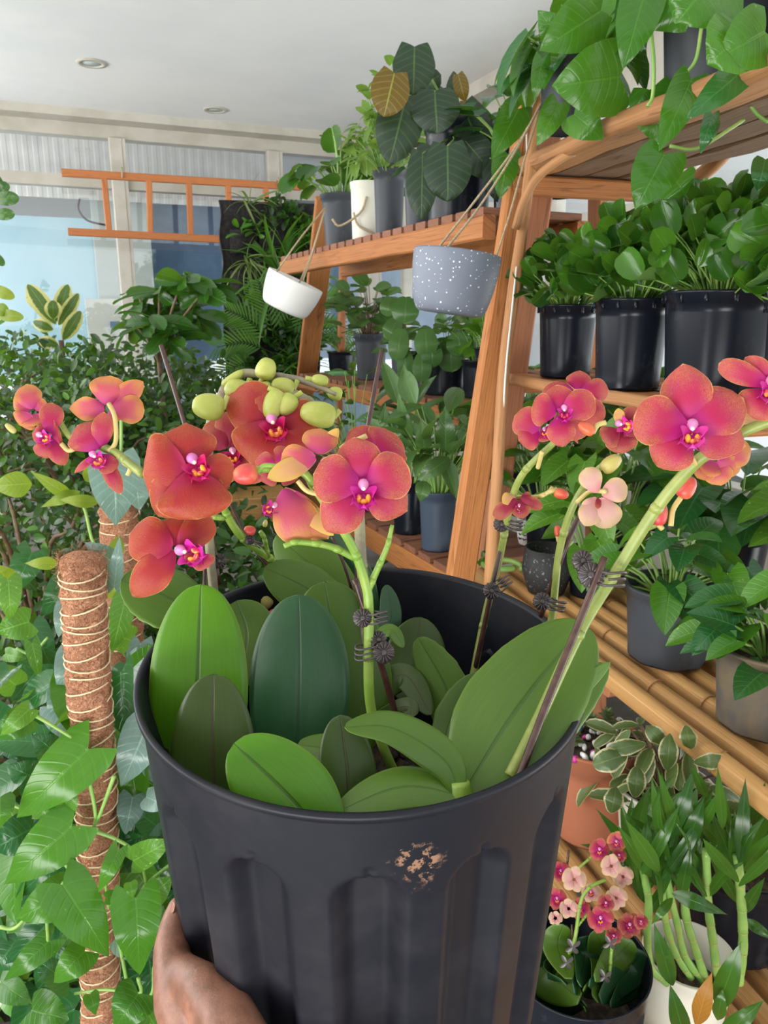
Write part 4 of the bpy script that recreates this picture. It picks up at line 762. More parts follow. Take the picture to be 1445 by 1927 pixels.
bowlp('hanging_planter', 'tilted plain white bowl planter hanging beside the vertical garden', 534, 583, 2.75, .10, .108, A(.42, -.05, .9), M['white'],
      [(0, [at(515, 520, 2.75), at(560, 455, 2.8), at(612, 390, 2.95)]), (0, [at(570, 528, 2.7), at(590, 470, 2.85), at(612, 392, 2.95)]), (0, [at(560, 540, 2.8), at(585, 480, 2.85), at(612, 392, 2.95)])], .003)
# ---------------------------------------------------------------- moss poles with pothos
def moss(name, lab, pts, r, turns, hairs, seed):
    P = cat(pts, 60); t = thing(name, P[-1], lab, 'potted plant'); m = MB(); n = 28; rr = random.Random(seed); V = []; U = []
    a = np.arange(n)*2*PI/n; Tn = np.gradient(P, axis=0)
    ph = [rr.uniform(0, 6) for _ in range(6)]
    for i in range(60):
        T_ = nz(Tn[i]); u = nz(np.cross(T_, [0, 1, 0])); v = np.cross(T_, u); q = r*(1+.07*np.sin(a*3+i*.7+ph[0])*math.sin(i*.9)+.05*np.sin(a*5-i*1.3)+.04*math.sin(i*2.1))*(.86 if i == 0 else 1)
        V.append(P[i]+q[:, None]*(np.cos(a)[:, None]*u+np.sin(a)[:, None]*v)); U.append(np.zeros((n, 3)))
    V = np.concatenate(V); i, j = np.meshgrid(np.arange(59), np.arange(n), indexing='ij'); k = (j+1) % n; Q = np.stack([i*n+j, i*n+k, (i+1)*n+k, (i+1)*n+j], -1).reshape(-1, 4)
    V = np.vstack([V, P[0]+nz(P[0]-P[1])*.008]); m.add(V, Q, [(60*n, (q+1) % n, q) for q in range(n)]); m.build('coir_pole', M['coir'], t)
    m = MB(); 
    for h in range(hairs):
        i = rr.randrange(0, 58) if rr.random() < .8 else rr.randrange(0, 3); an = rr.uniform(0, 6.28); T_ = nz(Tn[i]); u = nz(np.cross(T_, [0, 1, 0])); v = np.cross(T_, u); o = math.cos(an)*u+math.sin(an)*v; s_ = -math.sin(an)*u+math.cos(an)*v
        p0 = P[i]+o*r*.97; g = rr.uniform(.4, 1); L_ = rr.uniform(.008, .02); d1 = s_*rr.uniform(-1, 1)+T_*rr.uniform(-1, 1)
        tube(m, [p0, p0+d1*L_*.5+o*.003*g, p0+d1*L_+o*(.005 if i > 3 else .012)*g*rr.random()], .00022, 3, cap=False)
    m.build('coir_fibres', M['coir'], t, smooth=False); m = MB(); pts2 = []
    for i in range(turns*16):
        f = i/(turns*16)*.97+.02; x = f*59; i0 = min(58, int(x)); p = P[i0]+(P[i0+1]-P[i0])*(x-i0); T_ = nz(Tn[i0]); u = nz(np.cross(T_, [0, 1, 0])); v = np.cross(T_, u); an = i/16*2*PI; pts2.append(p+(math.cos(an)*u+math.sin(an)*v)*r*1.05+T_*.006*math.sin(an+i//16*1.7))
    tube(m, pts2, .0013, 5); m.build('wrapped_twine', M['wirem'], t); return t
mt = moss('moss_pole_pothos', 'tall coir moss pole wrapped in twine with green pothos, left of the big pot', [at(153, 1048, 1.02), at(165, 1250, 1.03), at(180, 1480, 1.03), at(186, 1700, 1.04), at(190, 1900, 1.05), at(195, 2150, 1.07)], .0305, 46, 2200, 4)
mt2 = moss('moss_pole_pothos', 'second coir moss pole with pothos leaves, standing behind the nearer one', [at(223, 950, 1.45), at(232, 1130, 1.45), at(240, 1330, 1.45), at(250, 1600, 1.46), at(255, 1900, 1.48)], .036, 26, 500, 6)
FU = A(0, -.55, .85)
# (base x,y -> tip x,y, width, depth)
leaves(mt, M['pothos'], [(165, 1410, 30, 1540, 120, .98), (135, 1555, 8, 1665, 115, .95), (125, 1680, 30, 1730, 95, .97), (118, 1665, 205, 1800, 112, .9), (0, 1500, 0, 1560, 60, .95), (50, 1350, -10, 1390, 66, .95), (255, 1690, 262, 1835, 108, .9), (95, 1770, 8, 1845, 60, .97), (160, 1790, 100, 1850, 75, .88), (260, 1870, 215, 1935, 100, .9), (222, 1600, 185, 1680, 40, .92), (200, 1690, 250, 1680, 30, .93), (60, 1900, 130, 1920, 90, .95), (170, 1870, 180, 1910, 36, .92), (0, 1850, 60, 1890, 60, .95)])
leaves(mt, M['pothosd'], [(125, 1600, 30, 1690, 85, 1.05), (110, 1720, 10, 1815, 80, 1.06), (60, 1560, -20, 1600, 90, 1.1), (40, 1640, -20, 1720, 90, 1.1), (300, 1560, 240, 1510, 60, 1.08), (250, 1520, 320, 1570, 80, 1.1), (290, 1600, 225, 1590, 50, 1.1), (130, 1850, 60, 1800, 60, 1.1), (230, 1760, 310, 1800, 80, 1.0), (280, 1800, 290, 1890, 70, 1.02), (120, 1430, 60, 1380, 70, 1.12), (80, 1470, 10, 1440, 70, 1.15), (140, 1900, 20, 1960, 90, 1.1), (30, 1770, -30, 1850, 90, 1.12)])
leaves(mt, M['silver'], [(275, 1370, 228, 1480, 90, 1.05), (265, 1430, 300, 1400, 70, 1.08), (130, 1230, 115, 1310, 50, 1.12), (100, 1330, 140, 1400, 60, 1.12), (120, 1290, 100, 1370, 55, 1.14), (320, 1450, 250, 1420, 70, 1.1), (215, 1060, 160, 1020, 46, 1.08), (215, 1105, 225, 1010, 30, 1.06), (120, 1140, 110, 1200, 34, 1.1), (275, 1500, 320, 1520, 50, 1.0), (250, 1500, 235, 1570, 60, 1.05)], fold=.1)
leaves(mt, M['pothosb'], [(55, 1335, 0, 1385, 44, .93), (110, 1500, 60, 1540, 70, .98), (115, 1520, 145, 1490, 60, .98), (250, 1620, 325, 1580, 60, .95), (280, 1690, 325, 1650, 60, .97), (245, 1660, 250, 1690, 30, .9)])
leaves(mt2, M['silver'], [(215, 865, 218, 990, 96, 1.35), (255, 900, 262, 960, 60, 1.45), (190, 1180, 150, 1240, 60, 1.3), (265, 1210, 250, 1290, 50, 1.4), (280, 1240, 240, 1230, 60, 1.4)], fold=.12)
leaves(mt2, M['yel'], [(140, 940, 55, 885, 26, 1.4), (150, 925, 75, 955, 24, 1.4), (185, 945, 110, 940, 26, 1.38), (160, 905, 190, 870, 30, 1.45), (60, 910, -20, 915, 50, 1.3), (110, 1060, 45, 1060, 26, 1.2), (20, 1100, -10, 1060, 40, 1.3), (225, 1010, 205, 1080, 30, 1.3), (240, 1080, 200, 1130, 30, 1.35)], 'lance')
leaves(mt2, M['pothosb'], [(15, 1090, 20, 1170, 50, 1.25), (55, 1170, -10, 1190, 66, 1.25), (30, 1290, -20, 1250, 60, 1.3), (60, 1210, 75, 1280, 30, 1.3), (10, 1230, 50, 1240, 30, 1.3), (235, 1130, 210, 1230, 50, 1.3), (245, 1205, 210, 1190, 60, 1.35)])
leaves(mt2, M['pothosd'], [(80, 1250, 20, 1320, 80, 1.4), (60, 1180, 100, 1260, 60, 1.45), (250, 1320, 200, 1400, 80, 1.4), (290, 1300, 270, 1390, 70, 1.4), (30, 1380, 80, 1430, 90, 1.4), (130, 1090, 80, 1160, 60, 1.5), (210, 1450, 250, 1540, 80, 1.4), (60, 1040, 20, 1120, 60, 1.6)])
sm = MB()
for pts in [[(50, 1337), (90, 1360), (135, 1388)], [(168, 1465), (180, 1540), (165, 1575)], [(215, 1460), (185, 1540), (165, 1575)], [(165, 1560), (220, 1580), (260, 1610), (275, 1660)], [(232, 1600), (200, 1640), (205, 1710)], [(120, 1660), (90, 1720), (85, 1790), (20, 1830)], [(130, 1600), (140, 1660), (160, 1700)], [(260, 1840), (262, 1870), (200, 1862), (140, 1870)], [(290, 1820), (285, 1870), (250, 1900)], [(110, 1610), (140, 1650), (150, 1680)], [(165, 1575), (160, 1600), (120, 1590)], [(210, 1700), (240, 1860), (230, 1890)], [(330, 1620), (280, 1660), (260, 1690)], [(0, 1505), (60, 1530)], [(0, 1745), (30, 1745), (70, 1700)]]:
    sm = MB(); tube(sm, [at(x, y, .97) for x, y in pts], [.0032, .0026, .0022], 6, 16); sm.build('stem', M['stem'], mt)
sm = MB()
for pts in [[(225, 1010), (200, 1040), (175, 1020), (160, 960), (145, 935)], [(228, 790), (228, 870)], [(90, 1200), (60, 1230), (30, 1220)], [(235, 1120), (215, 1190), (240, 1240)]]: sm = MB(); tube(sm, [at(x, y, 1.38) for x, y in pts], .003, 6, 16); sm.build('stem', M['stem'], mt2)
for mm_, n_, lo in (('pothosd', 70, 1.12), ('pothos', 45, 1.06), ('pothosb', 12, 1.1)):
    m = MB()
    for k in range(n_):
        x, y = R.uniform(-60, 340), R.uniform(1230, 1960)
        put(m, TP['heart'], at(x, y, lo+R.uniform(0, .25)), nz(A(R.gauss(0, .8), -.4, R.gauss(-.5, .5))), nz(LIGHT+A(0, -.5, 0)+rv(.35)), R.uniform(.07, .115))
    m.build('foliage', M[mm_], mt)
# crates / stand seen behind the flowers
c = at(468, 950, 2.6); t = thing('plywood_stand', A(c[0], c[1], 0), 'light plywood topped stand behind the orange flowers', 'stand'); m = MB(); box(m, c, (.26, .2, .09), .3); m.build('top', M['bamboo'], t, smooth=False)
for dx in (-.1, .1):
    for dy in (-.07, .07): m = MB(); beam(m, c+A(dx, dy, -.04), A(c[0]+dx, c[1]+dy, 0), .03, .03); m.build('leg', M['oran'], t, smooth=False)
c = at(462, 1015, 2.45); c[2] = 0; t = thing('striped_bucket', c, 'pale grey ribbed container under the plywood stand', 'container'); m = MB(); lathe(m, [(.001, 0), (.07, 0), (.085, .4), (.08, .4), (.07, .05)], c, n=40, rfun=lambda a, r, z, i: r*(1+.03*np.sin(a*20))); m.build('body', M['pgrey'], t)
# ---------------------------------------------------------------- bottom right plants on the lowest bamboo shelf
z = .52
c, r = potat(1105, 1590, z, 120)
t = thing('terracotta_pot', c, 'terracotta pot with white stones and small succulents, behind the big pot edge', 'potted plant'); pot(t, c, .088, .07, .20, M['terra'], rim=.2, lip=.006, soil=.93)
tc = c+A(0, 0, .19)
for k in range(60):
    m = MB(); q = tc+A(R.uniform(-.07, .07), R.uniform(-.07, .07), .004+R.random()*.004); ell(m, q, rv(1), R.uniform(.005, .011), R.uniform(.004, .008), 8, 6); o = m.build('stone', M['white'] if k % 5 else [M['dkblue'], M['lip']][k % 2], t)
m = MB()
for k in range(5):
    q = tc+A([-.03, .0, .035, .05, -.05][k], [.05, .03, .05, 0, -.02][k], .01)
    m = MB()
    for i in range(22): a = i*2.4; put(m, TP['small'], q+A(0, 0, i*.0012), nz(A(math.cos(a), math.sin(a), .2+i*.06)), A(0, 0, 1), .026-.0006*i)
    m.build('succulent', M['fern'], t)
c, r = potat(1232, 1650, z, 120)
t = thing('potted_hoya', c, 'cream pot of variegated hoya with curling cream edged leaves', 'potted plant'); pot(t, c, .085, .065, .16, M['cream'], soil=.9)
m = MB(); sm = MB(); foliage(m, sm, c+A(0, 0, .14), 60, .12, .0, .17, .045, .07, 'oval', droop=.5, face=.5, stem=.0022, jit=.7)
m.build('foliage', M['hoya'], t); sm.build('stems', M['stemb'], t)
leaves(t, M['hoya'], [(1180, 1420, 1115, 1440, 50, .95), (1215, 1400, 1140, 1412, 34, .97), (1290, 1365, 1300, 1410, 36, .98), (1305, 1435, 1372, 1430, 34, .95), (1215, 1365, 1250, 1400, 36, 1.0), (1260, 1380, 1255, 1450, 40, .97), (1160, 1480, 1150, 1530, 42, .93), (1200, 1440, 1195, 1500, 40, .95)], 'oval', cup=.3, wave=.12)
# dendrobium with canes
c = A(*at(1305, 2010, .80)); c[2] = .52; t = thing('potted_dendrobium', c, 'tall green caned orchid in a white pot at the bottom right corner', 'potted plant')
pc = at(1330, 1860, .84); pot(t, A(pc[0], pc[1]+.06, pc[2]-.15), .062, .05, .15, M['cream'], lip=.003, soil=.6)
sm = MB(); ring = MB()
canes = [([(1255, 1850), (1225, 1820), (1218, 1760), (1220, 1690), (1205, 1620)], .0052), ([(1330, 1850), (1310, 1790), (1290, 1720), (1290, 1640)], .0056), ([(1350, 1840), (1340, 1760), (1332, 1700), (1328, 1600)], .0056), ([(1325, 1850), (1290, 1800), (1275, 1740), (1255, 1650), (1262, 1600)], .005), ([(1390, 1850), (1398, 1780), (1395, 1700), (1388, 1610)], .0062), ([(1300, 1840), (1270, 1790), (1250, 1720), (1245, 1640)], .005)]
for pts, r_ in canes:
    P = cat([at(x, y, .86) for x, y in pts], 30); rad = np.array([r_*(1+.06*math.cos(i*1.3)) for i in range(30)]); tube(sm, P, rad, 10)
    for i in range(3, 28, 5): T_ = nz(P[i+1]-P[i]); tube(ring, [P[i], P[i]+T_*.0012], r_*1.08, 10, cap=False)
sm.build('canes', M['stem'], t); ring.build('cane_joints', M['ped'], t)
dl = [(1215, 1630, 1120, 1520, 26), (1225, 1650, 1160, 1550, 30), (1240, 1640, 1175, 1540, 34), (1250, 1600, 1225, 1460, 26), (1262, 1610, 1245, 1450, 30), (1285, 1600, 1235, 1440, 24), (1275, 1590, 1330, 1490, 34), (1290, 1600, 1325, 1500, 36), (1330, 1660, 1280, 1560, 30), (1390, 1650, 1335, 1520, 34), (1395, 1640, 1375, 1540, 36), (1390, 1620, 1405, 1500, 28), (1400, 1600, 1480, 1495, 26), (1395, 1640, 1460, 1560, 30), (1320, 1560, 1360, 1480, 20), (1300, 1540, 1370, 1490, 16), (1215, 1700, 1180, 1600, 28), (1218, 1720, 1290, 1620, 26), (1390, 1700, 1330, 1600, 26), (1395, 1720, 1440, 1650, 26), (1250, 1640, 1310, 1600, 36), (1280, 1690, 1300, 1590, 28), (1400, 1730, 1460, 1770, 24), (1360, 1560, 1350, 1440, 22), (1330, 1500, 1300, 1440, 22), (1420, 1560, 1440, 1470, 30)]
m = MB()
for (x0, y0) in [(1208, 1640), (1290, 1650), (1330, 1640), (1260, 1600), (1390, 1610), (1246, 1650)]:
    for k in range(7):
        a = R.uniform(-.95, .95); L_ = R.uniform(90, 165); Y = .86+R.uniform(-.04, .06); yy = y0+R.uniform(-30, 60); pl(m, x0, yy, Y, x0+math.sin(a)*L_, yy-math.cos(a)*L_, Y+R.uniform(-.05, .03), R.uniform(11, 16)*Y/F, 'lance', cup=.25, fold=.35, wave=.03, ns=6, nrm=-ray(x0, yy)+RT*R.uniform(-.8, .8)+UP*R.uniform(0, .6))
for x, y, tx, ty, w_ in dl: Y = .86+R.uniform(-.05, .05); pl(m, x, y, Y, tx, ty, Y-.03+R.uniform(-.03, .03), w_/2*Y/F, 'lance', cup=.25, fold=.35, wave=.03, ns=6)
for x, y, tx, ty, w_ in [(1265, 1680, 1370, 1722, 34), (1265, 1690, 1225, 1740, 20), (1265, 1855, 1230, 1735, 40), (1260, 1840, 1250, 1760, 28), (1350, 1900, 1395, 1770, 50), (1290, 1960, 1260, 1850, 44), (1350, 1960, 1440, 1880, 40), (1350, 1920, 1360, 1860, 30)]: Y = .78; pl(m, x, y, Y, tx, ty, Y-.02, w_/2*Y/F, 'lance', cup=.2, fold=.2, ns=6)
for k in range(40):
    q = at(R.uniform(1180, 1440), R.uniform(1560, 1680), .95+R.uniform(0, .12)); put(m, TP['lance'], q, nz(A(R.gauss(0, .6), R.gauss(0, .4), 1)), LIGHT, R.uniform(.07, .11))
m.build('foliage', M['cane'], t)
m = MB(); pl(m, 1310, 1930, .76, 1340, 1828, .75, 20*.78/F, 'lance', cup=.2); m.build('dead_leaf', M['dead'], t)
c = A(*at(1370, 1760, 1.05)); pot(thing('black_bucket', A(c[0], c[1], .52), 'black bucket standing behind the green canes', 'pot'), A(c[0], c[1], .52), .10, .08, .16, M['blk'], 'bucket')
# ---------------------------------------------------------------- orchid builder
def petal(mb, c, t, hw, n, kind='petal', cup=-.18, wave=.1, bulge=.12, back=0, nt=12, ns=10):
    c = np.asarray(c); t = np.asarray(t); n = nz(n); L = np.linalg.norm(t-c); mid = (c+t)/2+n*L*bulge
    leafsurf(mb, [c, mid, t], n*(-1 if back else 1), hw, kind, cup=cup*(-1 if back else 1), wave=wave, wf=3, nt=nt, ns=ns)
def flower(par, cx, cy, D, pets, mat='ppink', lip=None, lipmat='lip', tocam=None, backm=None, face=None, name='flower'):
    """pets: (tipx, tipy, width_px, kind, dz, back, bulge)"""
    c = atd(cx, cy, D); n0 = nz(-ray(cx, cy)) if face is None else nz(face); px = D/F; m = MB(); m2 = MB()
    for k, p in enumerate(pets):
        tx, ty, w_ = p[:3]; kd = p[3] if len(p) > 3 else 'petal'; dz = p[4] if len(p) > 4 else 0; bk = p[5] if len(p) > 5 else 0; bu = p[6] if len(p) > 6 else .12
        t = atd(tx, ty, D+dz); u = nz(t-c); tilt = nz(n0+u*.12); base = c+n0*(.0015 if kd == 'petal' else -.001)+u*.002
        petal(m2 if bk == 2 else m, base, t, w_/2*px*1.04, tilt, kd, bulge=bu, back=bk == 1)
    o = m.build(name, M[mat], par)
    if m2.n: m2.build('sepal', M[backm or 'pyel'], o)
    if lip:
        lx, ly, ls = lip[:3]; ang = lip[3] if len(lip) > 3 else 0; s_ = ls*px; q = atd(lx, ly, D)+n0*s_*.15
        rt = RT*math.cos(ang)+UP*math.sin(ang); up = -RT*math.sin(ang)+UP*math.cos(ang)
        lm = MB()
        for sg_ in (-1, 1): leafsurf(lm, [q-up*s_*.05, q+rt*sg_*s_*.36+n0*s_*.25-up*s_*.15, q+rt*sg_*s_*.34+n0*s_*.6-up*s_*.3], rt*-sg_, s_*.4, 'petal', cup=-.5, nt=8, ns=6)
        leafsurf(lm, [q-up*s_*.15, q-up*s_*.55+n0*s_*.35, q-up*s_*.75+n0*s_*.7, q-up*s_*.5+n0*s_*.95], n0+up*.6, s_*.5, 'lance', cup=.6, nt=10, ns=6)
        lp_ = lm.build('lip', M[lipmat], o)
        lm = MB(); 
        for sg_ in (-1, 1): ell(lm, q+rt*sg_*s_*.2-up*s_*.3+n0*s_*.32, up, s_*.2, s_*.12, 10, 6)
        ell(lm, q-up*s_*.42+n0*s_*.35, up, s_*.12, s_*.16, 10, 6); lm.build('lip_callus', M['lipo'], o)
        lm = MB(); tube(lm, [q+up*s_*.32-n0*s_*.1, q+up*s_*.28+n0*s_*.15, q+up*s_*.12+n0*s_*.4], [s_*.25, s_*.22, s_*.11], 12, 10); lm.build('column', M['colm'], o)
        lm = MB(); ell(lm, q+up*s_*.12+n0*s_*.46, n0, s_*.07, s_*.085, 10, 6); lm.build('anther_cap', M['cap'], o)
    return o
def bud(par, x, y, D, ang, ln_, wd, mat='bud', stem=None, smat='ped'):
    c = atd(x, y, D); px = D/F; ax = RT*math.cos(ang)+UP*math.sin(ang)-FW*.15; m = MB()
    def rf(a, r, z, i): return r*(1+.045*np.cos(a*3)+.02*np.cos(a*9))
    n = 12; pr = [(max(1e-5, wd/2*px*math.sin(PI*(i/n)**.85)**.75), -ln_/2*px*math.cos(PI*i/n)) for i in range(n+1)]
    lathe(m, pr, c, ax, 18, rf); o = m.build('bud', M[mat], par)
    if stem: m = MB(); tube(m, [atd(a, b, D+.002) for a, b in stem]+[c-nz(ax)*ln_*.45*px], .0018*D/.5, 8, 12); m.build('bud_stalk', M[smat], o)
    return o
def spike(par, pts, D, rad, mat='spike', name='flower_spike', seg=40):
    P = [atd(p[0], p[1], p[2] if len(p) > 2 else D) for p in pts]; m = MB(); tube(m, P, rad, 10, seg)
    Pc = cat(P, seg); rr = rad if np.ndim(rad) else [rad, rad]
    for f in (() if mat == 'stake' else (.25, .5, .75)):
        i = int(f*(seg-1)); r_ = np.interp(f, np.linspace(0, 1, len(rr)), rr); T_ = nz(Pc[i+1]-Pc[i]); tube(m, [Pc[i]-T_*.003, Pc[i], Pc[i]+T_*.003], [r_, r_*1.16, r_], 10)
    return m.build(name, M[mat], par)
def clip(par, x, y, D, s_, jaw=0, two=False, jr=1):
    px = D/F; r = s_*px; c = atd(x, y, D); n0 = nz(-ray(x, y)+RT*.25); m = MB()
    def disc(c, n0, r):
        lathe(m, [(.0001, .0015), (r*.2, .0018), (r*.25, .001), (r*.9, .0006), (r*.95, -.001), (.0001, -.0012)], c, n0, 48, lambda a, q, z, i: q*(1+.06*np.cos(a*14)*(i > 2)))
        u = nz(np.cross(n0, [0, 0, 1.])); v = np.cross(n0, u)
        for k in range(14): a = k*2*PI/14; d = math.cos(a)*u+math.sin(a)*v; tube(m, [c+d*r*.28+n0*.0012, c+d*r*.93+n0*.001], [r*.05, r*.09], 6)
    disc(c, n0, r)
    if two: disc(c+UP*r*1.0+FW*.004-RT*r*.5, nz(n0+RT*.3), r*.85)
    ja = jaw; rt = RT*math.cos(ja)+UP*math.sin(ja); up = -RT*math.sin(ja)+UP*math.cos(ja)
    for k, dz in enumerate((-.45, 0, .45)):
        cc = c+rt*r*1.5*jr+up*r*dz; P = [cc+rt*math.cos(a)*r*.95*jr+(-FW)*math.sin(a)*r*.85+up*r*.12*math.sin(2*a) for a in np.linspace(PI, PI-5.2*(1 if k != 1 else -1), 18)]; tube(m, P, r*.1, 6)
    return m.build('stem_clip', M['clip'], par)
def oleaf(par, pts, D, w_, nrm=(0, -.9, .3), mat='phal', kind='phal', cup=-.12, fold=.0, wave=.02, serr=0, thick=.0016, twist=0, label=None):
    """pts: base..tip as (px,py[,D]); w_ full width in px"""
    P = [atd(p[0], p[1], p[2] if len(p) > 2 else D) for p in pts]; m = MB(); Dm = np.mean([p[2] if len(p) > 2 else D for p in pts])
    nr = np.asarray(nrm, float); nr = nr if nr.ndim > 1 else nr
    leafsurf(m, P, nr, w_/2*Dm/F, kind, cup=cup, fold=fold, wave=wave, wf=2.5, nt=26, ns=14, thick=thick, serr=serr, twist=twist)
    o = m.build('leaf', M[mat], par)
    if label: o['label'] = label
    return o
# ---------------------------------------------------------------- the big held pot
D0 = .54; RC = atd(681, 1240, D0); ti = math.radians(6.4); AX = A(0, -math.sin(ti), math.cos(ti))
hero = thing('potted_orchid', RC, 'big black fluted pot of pink and orange moth orchids held up by a hand', 'potted plant')
def bigpot(par, RC, AX, s_=1, Lt=.345, mat='bp', flut=14, ph=-.05, name='pot', step=.30):
    m = MB(); prf = []; 
    for L_ in np.linspace(0, Lt, 190): 
        r = .1525-.012*L_/.3
        if L_ > step: r = .1525-.012-.027*min(1, (L_-step)/.006)
        prf.append((r*s_, -L_*s_))
    n = 504
    xd = nz(-FW-AX*np.dot(-FW, AX))
    def rf(a, r, z, i):
        L_ = -z/s_; ang = (a+ph)*flut/(2*PI); f = np.abs(ang-np.round(ang))*2       # 0 centre of flute .. 1
        wid = .6; 
        if i >= 3 and i < 193 and L_ > .04: 
            tt = min(1, (L_-.046)/.022) if L_ > .046 else 0; wl = wid*math.sqrt(max(0, 1-(1-tt)**2)); 
            g = np.clip((wl+.1-f)/.42, 0, 1); g = g*g*(3-2*g); 
            return r-.013*s_*g*(1 if L_ < step-.004 else 0)
        return np.full_like(a, r)
    lipp = [(.1505*s_, -.0025*s_), (.1515*s_, .0006*s_), (.1545*s_, .001*s_), (.1555*s_, -.0005*s_), (.1553*s_, -.0035*s_), (.1532*s_, -.005*s_)]
    inner = [(.100*s_, -(Lt-.006)*s_), (.122*s_, -.25*s_), (.134*s_, -.07*s_), (.1475*s_, -.025*s_)]
    full = [(.0005, -(Lt-.006)*s_)]+inner+lipp+prf[3:]+[(.0005, -Lt*s_)]
    def rf2(a, r, z, i): return rf(a, r, z, 5) if i >= 12 and i < len(full)-1 else np.full_like(a, r)
    lathe(m, [(r, z) for r, z in full], RC, AX, n, rf2, xd=xd)
    m.Q = [q[:, ::-1] for q in m.Q]
    return m.build(name, M[mat], par)
bigpot(hero, RC, AX)
# bark potting mix inside
SL = .15; m = MB(); sc0 = RC-AX*SL; u_ = RT; v_ = np.cross(AX, u_); V = [sc0]; rr = random.Random(1)
for k in range(1, 15):
    for j in range(48): a = j*PI/24; V.append(sc0+(u_*math.cos(a)+v_*math.sin(a))*.126*k/14+AX*rr.uniform(-.006, .006))
m.add(V, [(1+(k-1)*48+j, 1+k*48+j, 1+k*48+(j+1) % 48, 1+(k-1)*48+(j+1) % 48) for k in range(1, 14) for j in range(48)], [(0, 1+j, 1+(j+1) % 48) for j in range(48)])
for k in range(160):
    a, r_ = rr.uniform(0, 6.28), .118*rr.random()**.5; q = sc0+(u_*math.cos(a)+v_*math.sin(a))*r_+AX*.004; ell(m, q, (rr.gauss(0, 1), rr.gauss(0, 1), rr.gauss(0, .4)), rr.uniform(.005, .012), rr.uniform(.003, .006), 6, 4)
m.build('soil', M['soil'], hero)
NC = (0, -.85, .5)
# leaves (back to front)
oleaf(hero, [(400, 1170, .62), (310, 1120, .61), (228, 1092, .60)], .6, 128, (-.05, -.6, .8), 'phal', serr=.02, kind='oval', wave=.04)
oleaf(hero, [(690, 1190, .66), (600, 1080, .66), (520, 1006, .67)], .66, 105, (-.3, -.75, .6), 'phal')
oleaf(hero, [(700, 1200, .665), (660, 1090, .67), (600, 1000, .68)], .66, 95, (-.6, -.6, .4), 'phald')
oleaf(hero, [(660, 1170, .63), (580, 1110, .63), (497, 1068, .63)], .63, 100, (-.2, -.7, .7), 'phal', kind='oval')
oleaf(hero, [(700, 1240, .63), (735, 1170, .64), (728, 1100, .65)], .64, 46, (.3, -.9, .2), 'phald')
oleaf(hero, [(440, 1300, .58), (465, 1200, .60), (445, 1130, .61)], .6, 110, NC, 'phal', label='light green leaf behind the tall left leaf')
oleaf(hero, [(770, 1330, .60), (780, 1250, .62), (792, 1161, .63)], .62, 122, NC, 'phalr', kind='oval')
oleaf(hero, [(855, 1420, .57), (845, 1310, .58), (786, 1200, .59)], .58, 88, (-.2, -.9, .4), 'phal', serr=.03, fold=.12)
oleaf(hero, [(690, 1330, .58), (760, 1270, .58), (812, 1345, .565)], .58, 62, (.2, -.5, .8), 'phalr')
oleaf(hero, [(830, 1430, .55), (850, 1350, .56), (900, 1268, .565)], .555, 66, (-.3, -.9, .4), 'phal', serr=.03, fold=.1)
oleaf(hero, [(700, 1350, .57), (765, 1330, .56), (775, 1350, .555)], .56, 36, NC, 'phalr')
oleaf(hero, [(645, 1460, .565), (640, 1280, .575), (610, 1093, .585)], .57, 196, NC, 'phal', label='pale leaf tucked behind the large dark centre leaf')
oleaf(hero, [(553, 1560, .515), (562, 1300, .525), (562, 1118, .54)], .52, 192, NC, 'phald', label='largest dark green leaf at the centre', wave=.0, cup=-.16)
oleaf(hero, [(375, 1530, .525), (372, 1300, .525), (378, 1099, .54)], .52, 186, NC, 'phalb', label='tall bright green leaf at the left', fold=.08)
oleaf(hero, [(412, 1545, .485), (400, 1430, .487), (402, 1268, .495)], .48, 162, NC, 'phalr', label='rounded bronze tinged leaf in front of the tall left leaf', fold=.06)
oleaf(hero, [(700, 1490, .49), (640, 1420, .495), (560, 1400, .50)], .5, 70, (0, -.6, .8), 'phal')
oleaf(hero, [(652, 1590, .46), (655, 1470, .47), (640, 1345, .48)], .47, 112, (.1, -.9, .4), 'phalr')
oleaf(hero, [(860, 1520, .45), (880, 1490, .46), (1150, 1245, .50)], .48, 60, (.3, -.8, .4), 'phal')
oleaf(hero, [(870, 1500, .47), (1010, 1390, .50), (1142, 1248, .54)], .5, 92, (-.1, -.7, .6), 'phal', serr=.02)
oleaf(hero, [(900, 1500, .47), (1000, 1440, .49), (1085, 1350, .51)], .5, 70, (.2, -.6, .8), 'phald')
oleaf(hero, [(868, 1500, .455), (970, 1340, .475), (1100, 1172, .52)], .49, 208, (-.25, -.78, .55), 'phal', label='broad green leaf reaching up to the right', cup=-.08, fold=.06, serr=.008)
oleaf(hero, [(880, 1500, .455), (960, 1470, .46), (1030, 1405, .48)], .47, 46, (.3, -.4, .85), 'phald')
oleaf(hero, [(880, 1500, .44), (760, 1480, .44), (632, 1528, .435)], .44, 84, (0, -.55, .8), 'phal')
oleaf(hero, [(868, 1500, .44), (835, 1430, .445), (740, 1370, .445), (648, 1368, .44)], .44, 78, [(0, -.6, .8), (0, -.75, .6), (.2, -.5, .85), (.1, -.2, 1)], 'phal', label='light green leaf arching left from the front crown', fold=.2, cup=-.2, kind='phal')
oleaf(hero, [(640, 1610, .425), (545, 1500, .43), (440, 1398, .435)], .43, 168, (.05, -.8, .6), 'phalb', label='front leaf with a rounded tip and purplish midrib', fold=.1)
m = MB(); tube(m, [atd(868, 1540, .45), atd(866, 1500, .445), atd(864, 1470, .445)], [.008, .0075, .006], 10, 8); m.build('leaf_base', M['spike'], hero)
oleaf(hero, [(700, 1200, .55), (735, 1185, .55), (760, 1218, .55)], .55, 30, (0, -.5, .8), 'phal', kind='oval')
